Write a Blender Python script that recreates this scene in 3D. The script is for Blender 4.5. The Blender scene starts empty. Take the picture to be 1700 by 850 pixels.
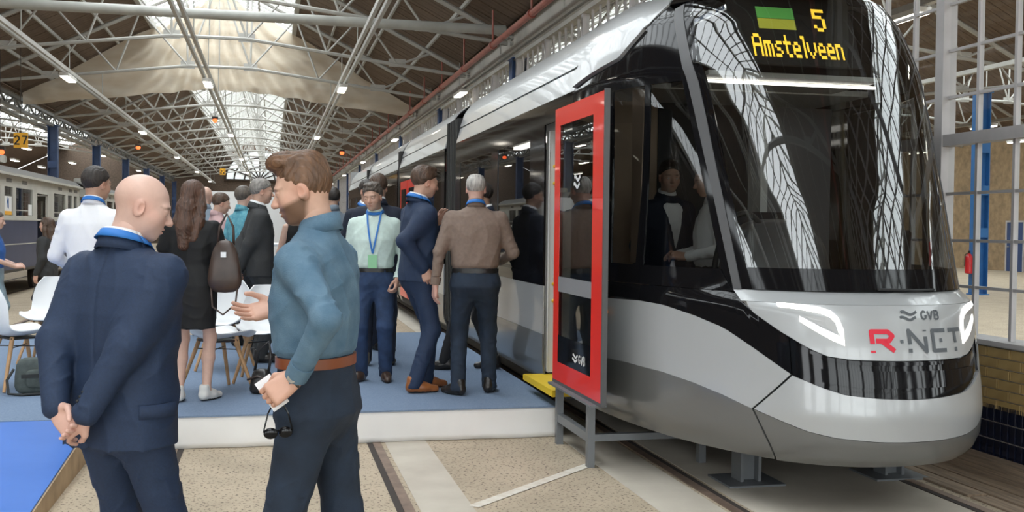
import bpy, bmesh, math, random
import numpy as np
from mathutils import Vector, Matrix, Euler
random.seed(7)
SC = bpy.context.scene
COL = SC.collection
PI = math.pi
# ------------------------------------------------------------------ camera
YAW = math.radians(12.95); PITCH = math.radians(-1.5); ROLL = 0.011
cam_data = bpy.data.cameras.new('camera'); cam = bpy.data.objects.new('camera', cam_data); COL.objects.link(cam)
cam_data.sensor_width = 36.0; cam_data.lens = 36.0 * 1740.0 / 1700.0; cam_data.clip_end = 500
_f = Vector((math.sin(YAW) * math.cos(PITCH), math.cos(YAW) * math.cos(PITCH), math.sin(PITCH)))
_r = Vector((math.cos(YAW), -math.sin(YAW), 0)); _u = _r.cross(_f)
_r2 = math.cos(ROLL) * _r + math.sin(ROLL) * _u; _u2 = -math.sin(ROLL) * _r + math.cos(ROLL) * _u
cam.matrix_world = Matrix(((_r2.x, _u2.x, -_f.x, 0), (_r2.y, _u2.y, -_f.y, 0), (_r2.z, _u2.z, -_f.z, 1.6), (0, 0, 0, 1)))
SC.camera = cam
# ------------------------------------------------------------------ sky and exposure
world = bpy.data.worlds.new('overcast_sky'); SC.world = world; world.use_nodes = True
bg = world.node_tree.nodes['Background']; bg.inputs[0].default_value = (0.93, 0.97, 1.0, 1); bg.inputs[1].default_value = 7.0
SC.view_settings.view_transform = 'Standard'; SC.view_settings.look = 'None'
SC.view_settings.exposure = -0.08; SC.view_settings.gamma = 1.0; SC.view_settings.use_curve_mapping = False
SC.cycles.use_denoising = True
SC.cycles.max_bounces = 8; SC.cycles.diffuse_bounces = 4; SC.cycles.glossy_bounces = 4; SC.cycles.transparent_max_bounces = 16
SC.cycles.caustics_reflective = False; SC.cycles.caustics_refractive = False; SC.cycles.sample_clamp_indirect = 8.0
def portal(name, loc, rot, sx, sy):
    l = bpy.data.lights.new(name, 'AREA'); l.shape = 'RECTANGLE'; l.size = sx; l.size_y = sy; l.cycles.is_portal = True
    o = bpy.data.objects.new(name, l); COL.objects.link(o); o.location = loc; o.rotation_euler = rot
    return o
portal('skylight_portal', (-1.52, 38, 9.3), (0, 0, 0), 4.4, 114)
portal('nave_skylight_portal', (-1.52 + 13.05, 25, 9.3), (0, 0, 0), 4.4, 70)
portal('far_nave_skylight_portal', (-1.52 + 26.1, 25, 9.3), (0, 0, 0), 4.4, 70)
portal('end_window_portal', (-1.52, -10.2, 3.3), (PI / 2, 0, 0), 12.6, 6.0)

# ------------------------------------------------------------------ materials
MATS = {}
def nodes_of(name):
    m = bpy.data.materials.new(name); m.use_nodes = True; nt = m.node_tree
    return m, nt, nt.nodes['Principled BSDF']
def M(name, col=(.5, .5, .5), rough=.5, metal=0., var=0., vscale=6., bump=0., bscale=60., coat=0., emit=0., spec=.5,
      col2=None, stretch=None, sheen=0., attr=None, speck=None):
    if name in MATS: return MATS[name]
    m, nt, b = nodes_of(name); N = nt.nodes; L = nt.links
    b.inputs['Base Color'].default_value = (*col, 1); b.inputs['Roughness'].default_value = rough
    b.inputs['Metallic'].default_value = metal; b.inputs['Specular IOR Level'].default_value = spec
    b.inputs['Coat Weight'].default_value = coat; b.inputs['Coat Roughness'].default_value = .04
    if sheen: b.inputs['Sheen Weight'].default_value = sheen
    if emit:
        b.inputs['Emission Color'].default_value = (*col, 1); b.inputs['Emission Strength'].default_value = emit
    tc = N.new('ShaderNodeTexCoord'); vec = tc.outputs['Object']
    if stretch:
        mp = N.new('ShaderNodeMapping'); mp.inputs['Scale'].default_value = stretch; L.new(vec, mp.inputs[0]); vec = mp.outputs[0]
    src = None
    if attr:
        a = N.new('ShaderNodeAttribute'); a.attribute_name = attr; src = a.outputs['Color']
    if var:
        n = N.new('ShaderNodeTexNoise'); n.inputs['Scale'].default_value = vscale; n.inputs['Detail'].default_value = 5; L.new(vec, n.inputs['Vector'])
        r = N.new('ShaderNodeMapRange'); r.inputs[1].default_value = .3; r.inputs[2].default_value = .7; L.new(n.outputs[0], r.inputs[0])
        mx = N.new('ShaderNodeMix'); mx.data_type = 'RGBA'; L.new(r.outputs[0], mx.inputs[0])
        c2 = col2 or tuple(min(1, c * (1 + var)) for c in col); c1 = col if col2 else tuple(c * (1 - var) for c in col)
        mx.inputs[6].default_value = (*c1, 1); mx.inputs[7].default_value = (*c2, 1)
        if src is not None:
            mm = N.new('ShaderNodeMix'); mm.data_type = 'RGBA'; mm.blend_type = 'MULTIPLY'; mm.inputs[0].default_value = 1
            mx.inputs[6].default_value = (1 - var, 1 - var, 1 - var, 1); mx.inputs[7].default_value = (1, 1, 1, 1)
            L.new(src, mm.inputs[6]); L.new(mx.outputs[2], mm.inputs[7]); src = mm.outputs[2]
        else: src = mx.outputs[2]
    if speck:  # (colour, scale, threshold)
        n2 = N.new('ShaderNodeTexNoise'); n2.inputs['Scale'].default_value = speck[1]; n2.inputs['Detail'].default_value = 2; L.new(vec, n2.inputs['Vector'])
        r2 = N.new('ShaderNodeMapRange'); r2.inputs[1].default_value = speck[2]; r2.inputs[2].default_value = speck[2] + .06; L.new(n2.outputs[0], r2.inputs[0])
        m2 = N.new('ShaderNodeMix'); m2.data_type = 'RGBA'; L.new(r2.outputs[0], m2.inputs[0]); m2.inputs[7].default_value = (*speck[0], 1)
        if src is not None: L.new(src, m2.inputs[6])
        else: m2.inputs[6].default_value = (*col, 1)
        src = m2.outputs[2]
    if src is not None: L.new(src, b.inputs['Base Color'])
    if bump:
        n = N.new('ShaderNodeTexNoise'); n.inputs['Scale'].default_value = bscale; n.inputs['Detail'].default_value = 4; L.new(vec, n.inputs['Vector'])
        bp = N.new('ShaderNodeBump'); bp.inputs['Strength'].default_value = bump; bp.inputs['Distance'].default_value = .01
        L.new(n.outputs[0], bp.inputs['Height']); L.new(bp.outputs[0], b.inputs['Normal'])
    MATS[name] = m
    return m
def MG(name, tint=(.8, .85, .85), ior=1.5, rough=0.0):
    if name in MATS: return MATS[name]
    m = bpy.data.materials.new(name); m.use_nodes = True; nt = m.node_tree; N = nt.nodes; L = nt.links; N.clear()
    o = N.new('ShaderNodeOutputMaterial'); mx = N.new('ShaderNodeMixShader'); t = N.new('ShaderNodeBsdfTransparent'); g = N.new('ShaderNodeBsdfGlossy')
    fr = N.new('ShaderNodeFresnel'); ge = N.new('ShaderNodeNewGeometry'); mr = N.new('ShaderNodeMapRange'); mr.inputs[3].default_value = ior; mr.inputs[4].default_value = 1 / ior; L.new(ge.outputs['Backfacing'], mr.inputs[0]); L.new(mr.outputs[0], fr.inputs[0]); t.inputs[0].default_value = (*tint, 1); g.inputs['Roughness'].default_value = rough
    L.new(fr.outputs[0], mx.inputs[0]); L.new(t.outputs[0], mx.inputs[1]); L.new(g.outputs[0], mx.inputs[2]); L.new(mx.outputs[0], o.inputs[0])
    MATS[name] = m; return m

# ------------------------------------------------------------------ mesh helpers
class MB:
    def __init__(s): s.v = []; s.f = []; s.m = []; s.mi = 0
    def add(s, vs, fs):
        o = len(s.v); s.v += [tuple(p) for p in vs]; s.f += [tuple(i + o for i in f) for f in fs]; s.m += [s.mi] * len(fs); return s
    def box(s, c, d, rz=0., bev=0.):
        x, y, z = d[0] / 2, d[1] / 2, d[2] / 2; cs, sn = math.cos(rz), math.sin(rz)
        if bev:
            b = min(bev, x * .9, y * .9, z * .9); P = []
            for zz, ins in ((-z, b), (-z + b, 0), (z - b, 0), (z, b)):
                for (sx, sy) in ((-1, -1), (1, -1), (1, 1), (-1, 1)):
                    for k in (0, 1):
                        bx, by = (x - b, y) if (k == 0) == (sx * sy > 0) else (x, y - b)
                        if ins: bx, by = min(bx, x - ins), min(by, y - ins)
                        P.append((sx * bx, sy * by, zz))
            F = [tuple(range(7, -1, -1))] + [tuple(range(24, 32))]
            for r in range(3):
                for i in range(8): j = (i + 1) % 8; F.append((r * 8 + i, r * 8 + j, r * 8 + 8 + j, r * 8 + 8 + i))
        else:
            P = [(i * x, j * y, k * z) for k in (-1, 1) for j in (-1, 1) for i in (-1, 1)]
            F = [(0, 2, 3, 1), (4, 5, 7, 6), (0, 1, 5, 4), (2, 6, 7, 3), (0, 4, 6, 2), (1, 3, 7, 5)]
        return s.add([(c[0] + p[0] * cs - p[1] * sn, c[1] + p[0] * sn + p[1] * cs, c[2] + p[2]) for p in P], F)
    def b2(s, lo, hi, bev=0.): return s.box([(a + b) / 2 for a, b in zip(lo, hi)], [abs(b - a) for a, b in zip(lo, hi)], 0, bev)
    def beam(s, a, b, w, h, up=(0, 0, 1)):
        a, b = Vector(a), Vector(b); t = (b - a).normalized(); u = Vector(up)
        if abs(t.dot(u)) > .99: u = Vector((0, 1, 0))
        r = t.cross(u).normalized(); u = r.cross(t).normalized()
        P = [p + r * (i * w / 2) + u * (j * h / 2) for p in (a, b) for (i, j) in ((-1, -1), (1, -1), (1, 1), (-1, 1))]
        return s.add(P, [(0, 1, 2, 3), (7, 6, 5, 4), (0, 4, 5, 1), (1, 5, 6, 2), (2, 6, 7, 3), (3, 7, 4, 0)])
    def tube(s, pts, r, n=8, cap=True):
        pts = [Vector(p) for p in pts]; k = len(pts); rs = r if isinstance(r, (list, tuple)) else [r] * k
        V = []; ref = None
        for i, p in enumerate(pts):
            t = (pts[min(i + 1, k - 1)] - pts[max(i - 1, 0)]).normalized()
            if ref is None: ref = t.orthogonal().normalized()
            ref = (ref - t * ref.dot(t)).normalized(); q = t.cross(ref)
            V += [p + (ref * math.cos(2 * PI * j / n) + q * math.sin(2 * PI * j / n)) * rs[i] for j in range(n)]
        F = [(i * n + j, i * n + (j + 1) % n, (i + 1) * n + (j + 1) % n, (i + 1) * n + j) for i in range(k - 1) for j in range(n)]
        if cap: F += [tuple(range(n - 1, -1, -1)), tuple((k - 1) * n + j for j in range(n))]
        return s.add(V, F)
    def lathe(s, c, prof, n=20):
        V = [(c[0] + r * math.cos(2 * PI * j / n), c[1] + r * math.sin(2 * PI * j / n), c[2] + z) for r, z in prof for j in range(n)]; k = len(prof)
        F = [(i * n + j, i * n + (j + 1) % n, (i + 1) * n + (j + 1) % n, (i + 1) * n + j) for i in range(k - 1) for j in range(n)]
        F += [tuple(range(n - 1, -1, -1)), tuple((k - 1) * n + j for j in range(n))]
        return s.add(V, F)
    def ell(s, c, r, n=14, m=9, rot=None):
        V = []; 
        for i in range(m + 1):
            a = PI * i / m
            for j in range(n):
                b = 2 * PI * j / n; p = Vector((r[0] * math.sin(a) * math.cos(b), r[1] * math.sin(a) * math.sin(b), r[2] * math.cos(a)))
                if rot: p = rot @ p
                V.append(p + Vector(c))
        F = [(i * n + j, (i + 1) * n + j, (i + 1) * n + (j + 1) % n, i * n + (j + 1) % n) for i in range(m) for j in range(n)]
        return s.add(V, F)
    def grid(s, G):  # G[i][j] points
        G = np.asarray(G, float); a, b = G.shape[:2]
        return s.add(G.reshape(-1, 3).tolist(), [(i * b + j, (i + 1) * b + j, (i + 1) * b + j + 1, i * b + j + 1) for i in range(a - 1) for j in range(b - 1)])
    def slab(s, A, B):  # closed shell between two equal grids
        A = np.asarray(A, float); B = np.asarray(B, float); a, b = A.shape[:2]; n = a * b
        F = []
        for i in range(a - 1):
            for j in range(b - 1):
                q = (i * b + j, (i + 1) * b + j, (i + 1) * b + j + 1, i * b + j + 1); F.append(q); F.append(tuple(n + k for k in q[::-1]))
        rim = [j for j in range(b)] + [i * b + b - 1 for i in range(1, a)] + [(a - 1) * b + j for j in range(b - 2, -1, -1)] + [i * b for i in range(a - 2, 0, -1)]
        for k in range(len(rim)): p, q = rim[k], rim[(k + 1) % len(rim)]; F.append((p, q, n + q, n + p))
        return s.add(A.reshape(-1, 3).tolist() + B.reshape(-1, 3).tolist(), F)
    def mesh(s, name, mats, smooth=False):
        me = bpy.data.meshes.new(name); me.from_pydata(s.v, [], s.f)
        for m in (mats if isinstance(mats, (list, tuple)) else [mats]): me.materials.append(m)
        if any(s.m): me.polygons.foreach_set('material_index', s.m)
        me.validate(); fixn(me)
        if smooth:
            me.polygons.foreach_set('use_smooth', [True] * len(me.polygons))
            if smooth is not True:
                bm = bmesh.new(); bm.from_mesh(me); lim = math.radians(smooth)
                for e in bm.edges:
                    if len(e.link_faces) == 2 and e.calc_face_angle(0) > lim: e.smooth = False
                bm.to_mesh(me); bm.free()
        return me
    def build(s, name, mats, parent=None, smooth=False, **tags): return obj(name, s.mesh(name, mats, smooth), parent, **tags)
def fixn(me):
    bm = bmesh.new(); bm.from_mesh(me); bmesh.ops.recalc_face_normals(bm, faces=bm.faces); bm.to_mesh(me); bm.free()
def obj(name, me, parent=None, label=None, cat=None, group=None, kind=None):
    o = bpy.data.objects.new(name, me); COL.objects.link(o)
    if parent is not None: o.parent = parent
    tag(o, label, cat, group, kind); return o
def tag(o, label=None, cat=None, group=None, kind=None):
    if label: o['label'] = label
    if cat: o['category'] = cat
    if group: o['group'] = group
    if kind: o['kind'] = kind
    return o
def thing(name, label, cat, loc=(0, 0, 0), rz=0., group=None, kind=None):
    o = bpy.data.objects.new(name, None); COL.objects.link(o); o.location = loc; o.rotation_euler = (0, 0, rz); o.empty_display_size = .1
    return tag(o, label, cat, group, kind)
ORD = 'first second third fourth fifth sixth seventh eighth ninth tenth eleventh twelfth thirteenth fourteenth fifteenth sixteenth seventeenth eighteenth nineteenth twentieth'.split()
def copy_tree(o, parent=None):
    c = o.copy(); COL.objects.link(c); c.parent = parent
    for ch in o.children: copy_tree(ch, c)
    return c
# stroke lettering: each glyph is a list of polylines in a 1-high box
def arc(cx, cy, r, a0, a1, n=8, ry=None): return [(cx + r * math.cos(math.radians(a0 + (a1 - a0) * i / n)), cy + (ry or r) * math.sin(math.radians(a0 + (a1 - a0) * i / n))) for i in range(n + 1)]
GLY = {'G': (.8, [arc(.42, .5, .36, 45, 350, 14, .46) + [(.5, .42)]]), 'V': (.8, [[(.05, 1), (.4, 0), (.75, 1)]]),
       'B': (.7, [[(.1, 0), (.1, 1), (.42, 1)] + arc(.42, .76, .24, 80, -90, 6) + [(.1, .52)], [(.42, .52)] + arc(.44, .26, .26, 80, -90, 6) + [(.1, 0)]]),
       '2': (.65, [arc(.3, .72, .26, 160, -30, 8) + [(.06, .02), (.6, .02)]]), '7': (.65, [[(.05, .98), (.58, .98), (.22, 0)]]),
       'N': (.8, [[(.1, 0), (.1, 1), (.7, 0), (.7, 1)]]), '?': (.6, [arc(.3, .74, .24, 170, -50, 8) + [(.3, .42), (.3, .25)], [(.3, .06), (.3, .0)]])}
def strokes(mb, polys, w, mp):
    # flat ribbons with a disc at each joint, mapped to space by mp(x, y, lift)
    for k, pl in enumerate(polys):
        for (x0, y0), (x1, y1) in zip(pl[:-1], pl[1:]):
            d = math.hypot(x1 - x0, y1 - y0) or 1e-6; nx, ny = -(y1 - y0) / d * w / 2, (x1 - x0) / d * w / 2; n = max(1, int(d / (w * 1.5)))
            V = []; 
            for i in range(n + 1):
                t = i / n; x, y = x0 + (x1 - x0) * t, y0 + (y1 - y0) * t; V += [mp(x + nx, y + ny, 0), mp(x - nx, y - ny, 0)]
            mb.add(V, [(2 * i, 2 * i + 1, 2 * i + 3, 2 * i + 2) for i in range(n)])
        for (x, y) in pl[1:-1]: mb.add([mp(x + w / 2 * math.cos(a * PI / 4), y + w / 2 * math.sin(a * PI / 4), .0003) for a in range(8)], [tuple(range(8))])
def text_polys(txt, h, gap=.18):
    out = []; x = 0
    for ch in txt:
        if ch == ' ': x += .5 * h; continue
        w, pls = GLY[ch]
        out += [[(x + a * h, b * h) for a, b in pl] for pl in pls]; x += (w + gap) * h
    return out, x
# ------------------------------------------------------------------ the hall
XC, HW = -1.525, 6.525
EAVE, RIDGE, SKH, SKW = 5.9, 9.15, 8.03, 2.23
Y0, Y1 = -10.0, 95.0
BAY = 10.15; COLY = [22.3 + BAY * k for k in range(-3, 8)]
m_agg = M('aggregate_concrete', (.50, .41, .30), .85, var=.5, vscale=2.2, col2=(.39, .32, .23), speck=((.13, .10, .075), 50, .585), bump=.35, bscale=70)
m_conc = M('smooth_concrete', (.56, .51, .43), .8, var=.4, vscale=3, col2=(.47, .42, .35), bump=.1, bscale=40)
m_rail = M('brown_steel_rail', (.24, .17, .13), .55, .4, var=.3, vscale=8)
m_groove = M('dark_groove', (.045, .035, .03), .9)
m_paint = M('worn_white_paint', (.72, .68, .60), .7, var=.3, vscale=18, col2=(.6, .54, .45))
m_wood = M('brown_roof_boards', (.10, .066, .043), .8, var=.5, vscale=3, col2=(.16, .108, .072), stretch=(.3, 3, 3))
m_steel = M('grey_painted_steel', (.36, .36, .33), .5, var=.12, vscale=3)
m_dksteel = M('dark_grey_steel', (.14, .14, .13), .5, var=.15, vscale=3)
m_white_steel = M('white_painted_steel', (.38, .37, .34), .5, var=.1, vscale=3)
m_blue = M('blue_column_paint', (.035, .075, .19), .45, var=.2, vscale=3)
m_redpipe = M('rust_red_pipe', (.30, .085, .06), .45, var=.2, vscale=5)
m_wall = M('grey_plaster', (.42, .40, .36), .85, var=.2, vscale=1.2)
m_brick = M('brown_brick', (.10, .07, .05), .85, var=.3, vscale=9)
m_frame = M('lilac_grey_frame', (.45, .43, .43), .5, var=.1, vscale=4)
m_pane = MG('window_glass', (.93, .95, .94), 1.45)
m_skypane = MG('skylight_glass', (.93, .95, .95), 1.3)
m_lampe = M('lamp_glow', (1, .93, .8), .4, emit=9)
m_lampw = M('lamp_housing', (.7, .69, .66), .4)

fl = MB().add([(-34, Y0 - 40, 0), (45, Y0 - 40, 0), (45, Y1 + 4, 0), (-34, Y1 + 4, 0)], [(0, 1, 2, 3)]).build('floor', m_agg, kind='structure', label='sandy exposed aggregate concrete floor of the depot hall')
def strip(name, x0, x1, y0, y1, z, m): return MB().b2((x0, y0, -.02), (x1, y1, z)).build(name, m, fl)
strip('concrete_strip', .83, 1.135, Y0, Y1, .003, m_conc); strip('concrete_strip', 2.16, 2.535, Y0, Y1, .003, m_conc); strip('concrete_strip', 2.69, 3.95, Y0, Y1, .002, m_conc)
for c in (3.31, .05, -3.21, -6.47):
    for sx in (-1, 1):
        x = c + sx * .7175; strip('rail', x - .03, x + .03, Y0, Y1, .007, m_rail); strip('rail_groove', x - sx * .07, x - sx * .031, Y0, Y1, .0045, m_groove)
pl = MB(); a = Vector((1.14, 5.87)); b = Vector((2.2, 6.86)); n = (b - a).normalized().orthogonal() * .037
pl.add([(*(a + n), .004), (*(a - n), .004), (*(b - n), .004), (*(b + n), .004)], [(0, 1, 2, 3)]).build('painted_line', m_paint, fl)
m_plank = M('worn_timber_plank', (.27, .2, .14), .85, var=.35, vscale=5, stretch=(6, .5, 1), bump=.2, bscale=30)
pme = MB().box((0, 0, 0), (.145, 2.4, .04), 0, .006).mesh('plank', m_plank)
for i in range(6):
    for j in range(5):
        o = obj('plank', pme, fl); o.location = (4.2 + i * .155, 1.9 + j * 2.42 - (i % 3) * .6, -.008 + random.uniform(-.004, .004))

# roof of one nave
def slope_pt(x, up=0.): return EAVE + (RIDGE - EAVE) * (1 - abs(x) / HW) + up
def roof_side(sx, xc, y0, y1, pitch=.25, name='roof_boards_far', parent=None):
    mb = MB(); L = y0
    while L < y1:
        a = (xc + sx * (HW + .1), L + pitch / 2, slope_pt(HW + .1)); b = (xc + sx * SKW, L + pitch / 2, slope_pt(SKW))
        mb.beam(a, b, pitch - .015, .03); L += pitch
    return mb
ceil = MB()
for xc in (XC - 2 * HW, XC, XC + 2 * HW, XC + 4 * HW):
    for sx in (-1, 1):
        ceil.add([(xc + sx * (HW + .12), Y0, slope_pt(HW + .12, .05)), (xc + sx * (HW + .12), Y1, slope_pt(HW + .12, .05)), (xc + sx * SKW, Y1, slope_pt(SKW, .05)), (xc + sx * SKW, Y0, slope_pt(SKW, .05))], [(0, 1, 2, 3)])
ceil = ceil.build('ceiling', m_wood, kind='structure', label='brown boarded depot roof in parallel pitched naves')
for sx in (-1, 1):
    a = Vector((XC + sx * (HW + .1), 0, slope_pt(HW + .1))); b = Vector((XC + sx * SKW, 0, slope_pt(SKW)))
    bme = MB().beam(a, b, .235, .03).mesh('roof_board', m_wood)
    for i in range(148):
        o = obj('roof_board', bme, ceil); o.location = (0, 14 + i * .25, random.uniform(-.006, .006))
    for (ya, yb) in ((Y0, 13.9), (51, Y1)): roof_side(sx, XC, ya, yb).build('roof_boards', m_wood, ceil, kind='stuff')
    for xc in (XC - 2 * HW, XC + 2 * HW, XC + 4 * HW): roof_side(sx, xc, -8, 62, .3).build('roof_boards', m_wood, ceil, kind='stuff')
# skylights
def sky_bar(xc, sx, y, mb): mb.beam((xc + sx * SKW, y, slope_pt(SKW, .06)), (xc, y, RIDGE + .06), .05, .07)
for xi, xc in enumerate((XC, XC - 2 * HW, XC + 2 * HW, XC + 4 * HW)):
    root = thing('skylight', ['long glazed ridge skylight of the nave above the tram', 'ridge skylight of the aisle above the old tram', 'added ridge skylight lighting the nave behind the glazed wall', 'added ridge skylight lighting the farthest nave beyond the blue columns'][xi], 'skylight', (0, 0, 0), kind='structure')  # unseen skylights of the two right naves are added to light them
    e = MB(); e.beam((xc, Y0, RIDGE + .03), (xc, Y1, RIDGE + .03), .12, .16).build('ridge_beam', m_white_steel, root)
    for sx in (-1, 1):
        MB().beam((xc + sx * SKW, Y0, SKH), (xc + sx * SKW, Y1, SKH), .14, .2).build('edge_beam', m_white_steel, root)
        MB().beam((xc + sx * SKW * .5, Y0, slope_pt(SKW * .5, .03)), (xc + sx * SKW * .5, Y1, slope_pt(SKW * .5, .03)), .06, .08).build('purlin', m_white_steel, root)
        if xi == 0:
            mb = MB(); sky_bar(xc, sx, 0, mb); bme = mb.mesh('glazing_bar', m_steel)
            gme = MB().add([(xc + sx * SKW, 0.02, slope_pt(SKW, .09)), (xc + sx * SKW, .61, slope_pt(SKW, .09)), (xc, .61, RIDGE + .09), (xc, .02, RIDGE + .09)], [(0, 1, 2, 3)]).mesh('pane', m_skypane)
            y = 17.0
            while y < 41:
                obj('glazing_bar', bme, root).location.y = y; obj('pane', gme, root).location.y = y; y += .63
            spans = ((Y0, 17), (y, Y1))
        else: spans = ((Y0, Y1),)
        mb = MB(); gl = MB()
        for (ya, yb) in spans:
            y = ya
            while y < yb: sky_bar(xc, sx, y, mb); y += .9 if xi else .63
            gl.add([(xc + sx * SKW, ya, slope_pt(SKW, .09)), (xc + sx * SKW, yb, slope_pt(SKW, .09)), (xc, yb, RIDGE + .09), (xc, ya, RIDGE + .09)], [(0, 1, 2, 3)])
        mb.build('glazing_bars', m_steel, root, kind='stuff'); gl.build('glass_sheet', m_skypane, root)
# purlins of the main nave
for sx in (-1, 1):
    for k in (3.3, 4.4, 5.5): MB().beam((XC + sx * k, Y0, slope_pt(k, -.08)), (XC + sx * k, Y1, slope_pt(k, -.08)), .05, .09).build('purlin', m_steel, ceil)

# trusses
CH = [(-6.5, 5.6), (-.9, 6.3), (.9, 6.3), (6.5, 5.6)]
def chz(x): return float(np.interp(x, [c[0] for c in CH], [c[1] for c in CH]))
def truss_parts():
    out = []
    def bar(name, p, q, r): out.append((name, MB().tube([(XC + p[0], 0, p[1]), (XC + q[0], 0, q[1])], r, 6).mesh(name, m_white_steel, 40)))
    for (p, q) in zip(CH[:-1], CH[1:]): bar('bottom_chord', p, q, .046)
    for sx in (-1, 1):
        bar('rafter', (sx * 6.5, slope_pt(6.5, -.2)), (0, slope_pt(0, -.2)), .06)
        nb = [4.7, 2.9, .9]; nt = [5.6, 3.8, 2.23, .95]
        for i, x in enumerate(nb):
            bar('strut', (sx * nt[i], slope_pt(nt[i], -.2)), (sx * x, chz(x)), .03); bar('strut', (sx * x, chz(x)), (sx * nt[i + 1], slope_pt(nt[i + 1], -.2)), .03)
        bar('strut', (sx * .9, 6.3), (0, slope_pt(0, -.2)), .03)
        out.append(('gusset_plate', MB().box((XC + sx * .9, 0, 6.33), (.4, .03, .22)).mesh('gusset_plate', m_white_steel)))
        out.append(('gusset_plate', MB().box((XC + sx * 4.7, 0, chz(4.7) + .05), (.45, .03, .2)).mesh('gusset_plate', m_white_steel)))
    out.append(('tie_rod', MB().tube([(XC, 0, 6.3), (XC, 0, 8.9)], .02, 5).mesh('tie_rod', m_white_steel)))
    return out
TP = truss_parts()
ty = [22.3 + 5.075 * k for k in range(-4, 15)]
for k, y in enumerate(ty):
    t = thing('roof_truss', 'pale steel tube truss of the tram nave, ' + (ORD[6 - k] + ' in front of the hanging sheet' if k < 7 else 'carrying the hanging sheet' if k == 7 else ORD[k - 8] + ' beyond the hanging sheet'), 'roof truss', (0, y, 0), group='roof trusses of the tram nave')
    for n, me in TP: obj(n, me, t)
jm = MB()
for n, me in TP: jm.add([v.co[:] for v in me.vertices], [tuple(p.vertices) for p in me.polygons])
jme = jm.mesh('roof_truss', m_white_steel, 40)
for dx, lab in ((-2 * HW, 'steel roof truss in the aisle over the old tram'), (2 * HW, 'steel roof truss in the nave seen through the glazed wall'), (4 * HW, 'steel roof truss in the farthest nave beyond the blue columns')):
    for k, y in enumerate(ty[1:14]): obj('roof_truss', jme, None, lab + ', %s from its far end' % ORD[12 - k], 'roof truss', 'trusses: ' + lab).location = (dx, y, 0)
# thick tie pipe
MB().tube([(-7.85, 21.5, 5.74), (4.75, 21.5, 5.74)], .1, 12).build('tie_pipe', m_steel, smooth=40, label='thick grey pipe running straight across the nave below a truss', cat='pipe')
# hanging cloth in the gable
m_cloth = M('dirty_white_sheet', (.66, .62, .55), .9, var=.5, vscale=1.4, col2=(.5, .40, .29), stretch=(.5, 1, 2.4))
_nt = m_cloth.node_tree; _tr = _nt.nodes.new('ShaderNodeBsdfTranslucent'); _tr.inputs[0].default_value = (.7, .62, .5, 1); _ms = _nt.nodes.new('ShaderNodeMixShader'); _ms.inputs[0].default_value = .35
_nt.links.new(_nt.nodes['Principled BSDF'].outputs[0], _ms.inputs[1]); _nt.links.new(_tr.outputs[0], _ms.inputs[2]); _nt.links.new(_ms.outputs[0], _nt.nodes['Material Output'].inputs[0])
G = []
for i in range(161):
    x = -6.4 + 12.8 * i / 160; row = []
    for j in range(25):
        t = j / 24; zb = chz(x) - .12; zt = slope_pt(x, -.12); z = zb + (zt - zb) * t
        ang = math.atan2(x, 9.3 - z); rr = math.hypot(x, 9.3 - z)
        row.append((XC + x, 37.2 - 2.2 * t ** 1.5 * (1 - abs(x) / 7) + .2 * math.sin(ang * 30 + 2 * math.sin(rr * 1.3)) * min(1, rr / 2) + .10 * math.sin(z * 8 + 1.5 * math.sin(x * 1.1)), z))
    G.append(row)
G = np.array(G); MB().grid(G).build('hanging_sheet', m_cloth, smooth=True, label='creased dirty white sheet filling the roof gable under the skylight', cat='cloth')

# columns, girders
def lattice(x, y0, y1, zb, zt, m, label, group):
    r = thing('lattice_girder', label, 'girder', (x, y0, 0), group=group); L = y1 - y0
    MB().beam((0, .07, zb), (0, L - .07, zb), .12, .1).build('bottom_chord', m, r); MB().beam((0, .07, zt), (0, L - .07, zt), .12, .1).build('top_chord', m, r)
    w = MB(); n = 10
    for i in range(n): w.beam((0, L * i / n + .08 * (i == 0), zb if i % 2 else zt), (0, L * (i + 1) / n - .08 * (i == n - 1), zt if i % 2 else zb), .05, .05); w.beam((0, L * i / n + .1 * (i == 0), zb), (0, L * i / n + .1 * (i == 0), zt), .04, .04)
    w.build('lattice_web', m, r)
cme = MB()
for sx in (-1, 1): cme.b2((sx * .16 - .012, -.15, 0), (sx * .16 + .012, .15, 5.3))
cme.b2((-.16, -.012, 0), (.16, .012, 5.3)); cme.b2((-.2, -.2, 0), (.2, .2, .03)); cme.b2((-.2, -.2, 5.26), (.2, .2, 5.3))
for z in (1.5, 2.6, 3.7): cme.b2((-.17, -.152, z), (.17, -.13, z + .25))
m_blue2 = M('bright_blue_column', (.03, .15, .40), .4, var=.15, vscale=3); cme2 = cme.mesh('blue_column', m_blue2); cme = cme.mesh('blue_column', m_blue)
for x, lab in ((-8.05, 'dark blue steel column between the tram nave and the old tram aisle'), (5.22, 'dark blue steel column against the glazed wall behind the tram'), (XC + 3 * HW, 'bright blue steel column seen through the glazed wall')):
    for k, y in enumerate(COLY[2:]):
        yy = y + (1.7 if x > 10 else 0)
        obj('blue_column', cme2 if x > 10 else cme, None, lab + ', %s from the far end wall' % ORD[8 - k], 'column', 'columns: ' + lab).location = (x, yy, 0)
for k, y in enumerate(COLY[2:-1]): lattice(-8.05, y, y + BAY, 5.3, 5.66, m_dksteel, 'lattice girder on the blue columns beside the old tram, %s from the far wall' % ORD[7 - k], 'lattice girders over the left column row')

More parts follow.
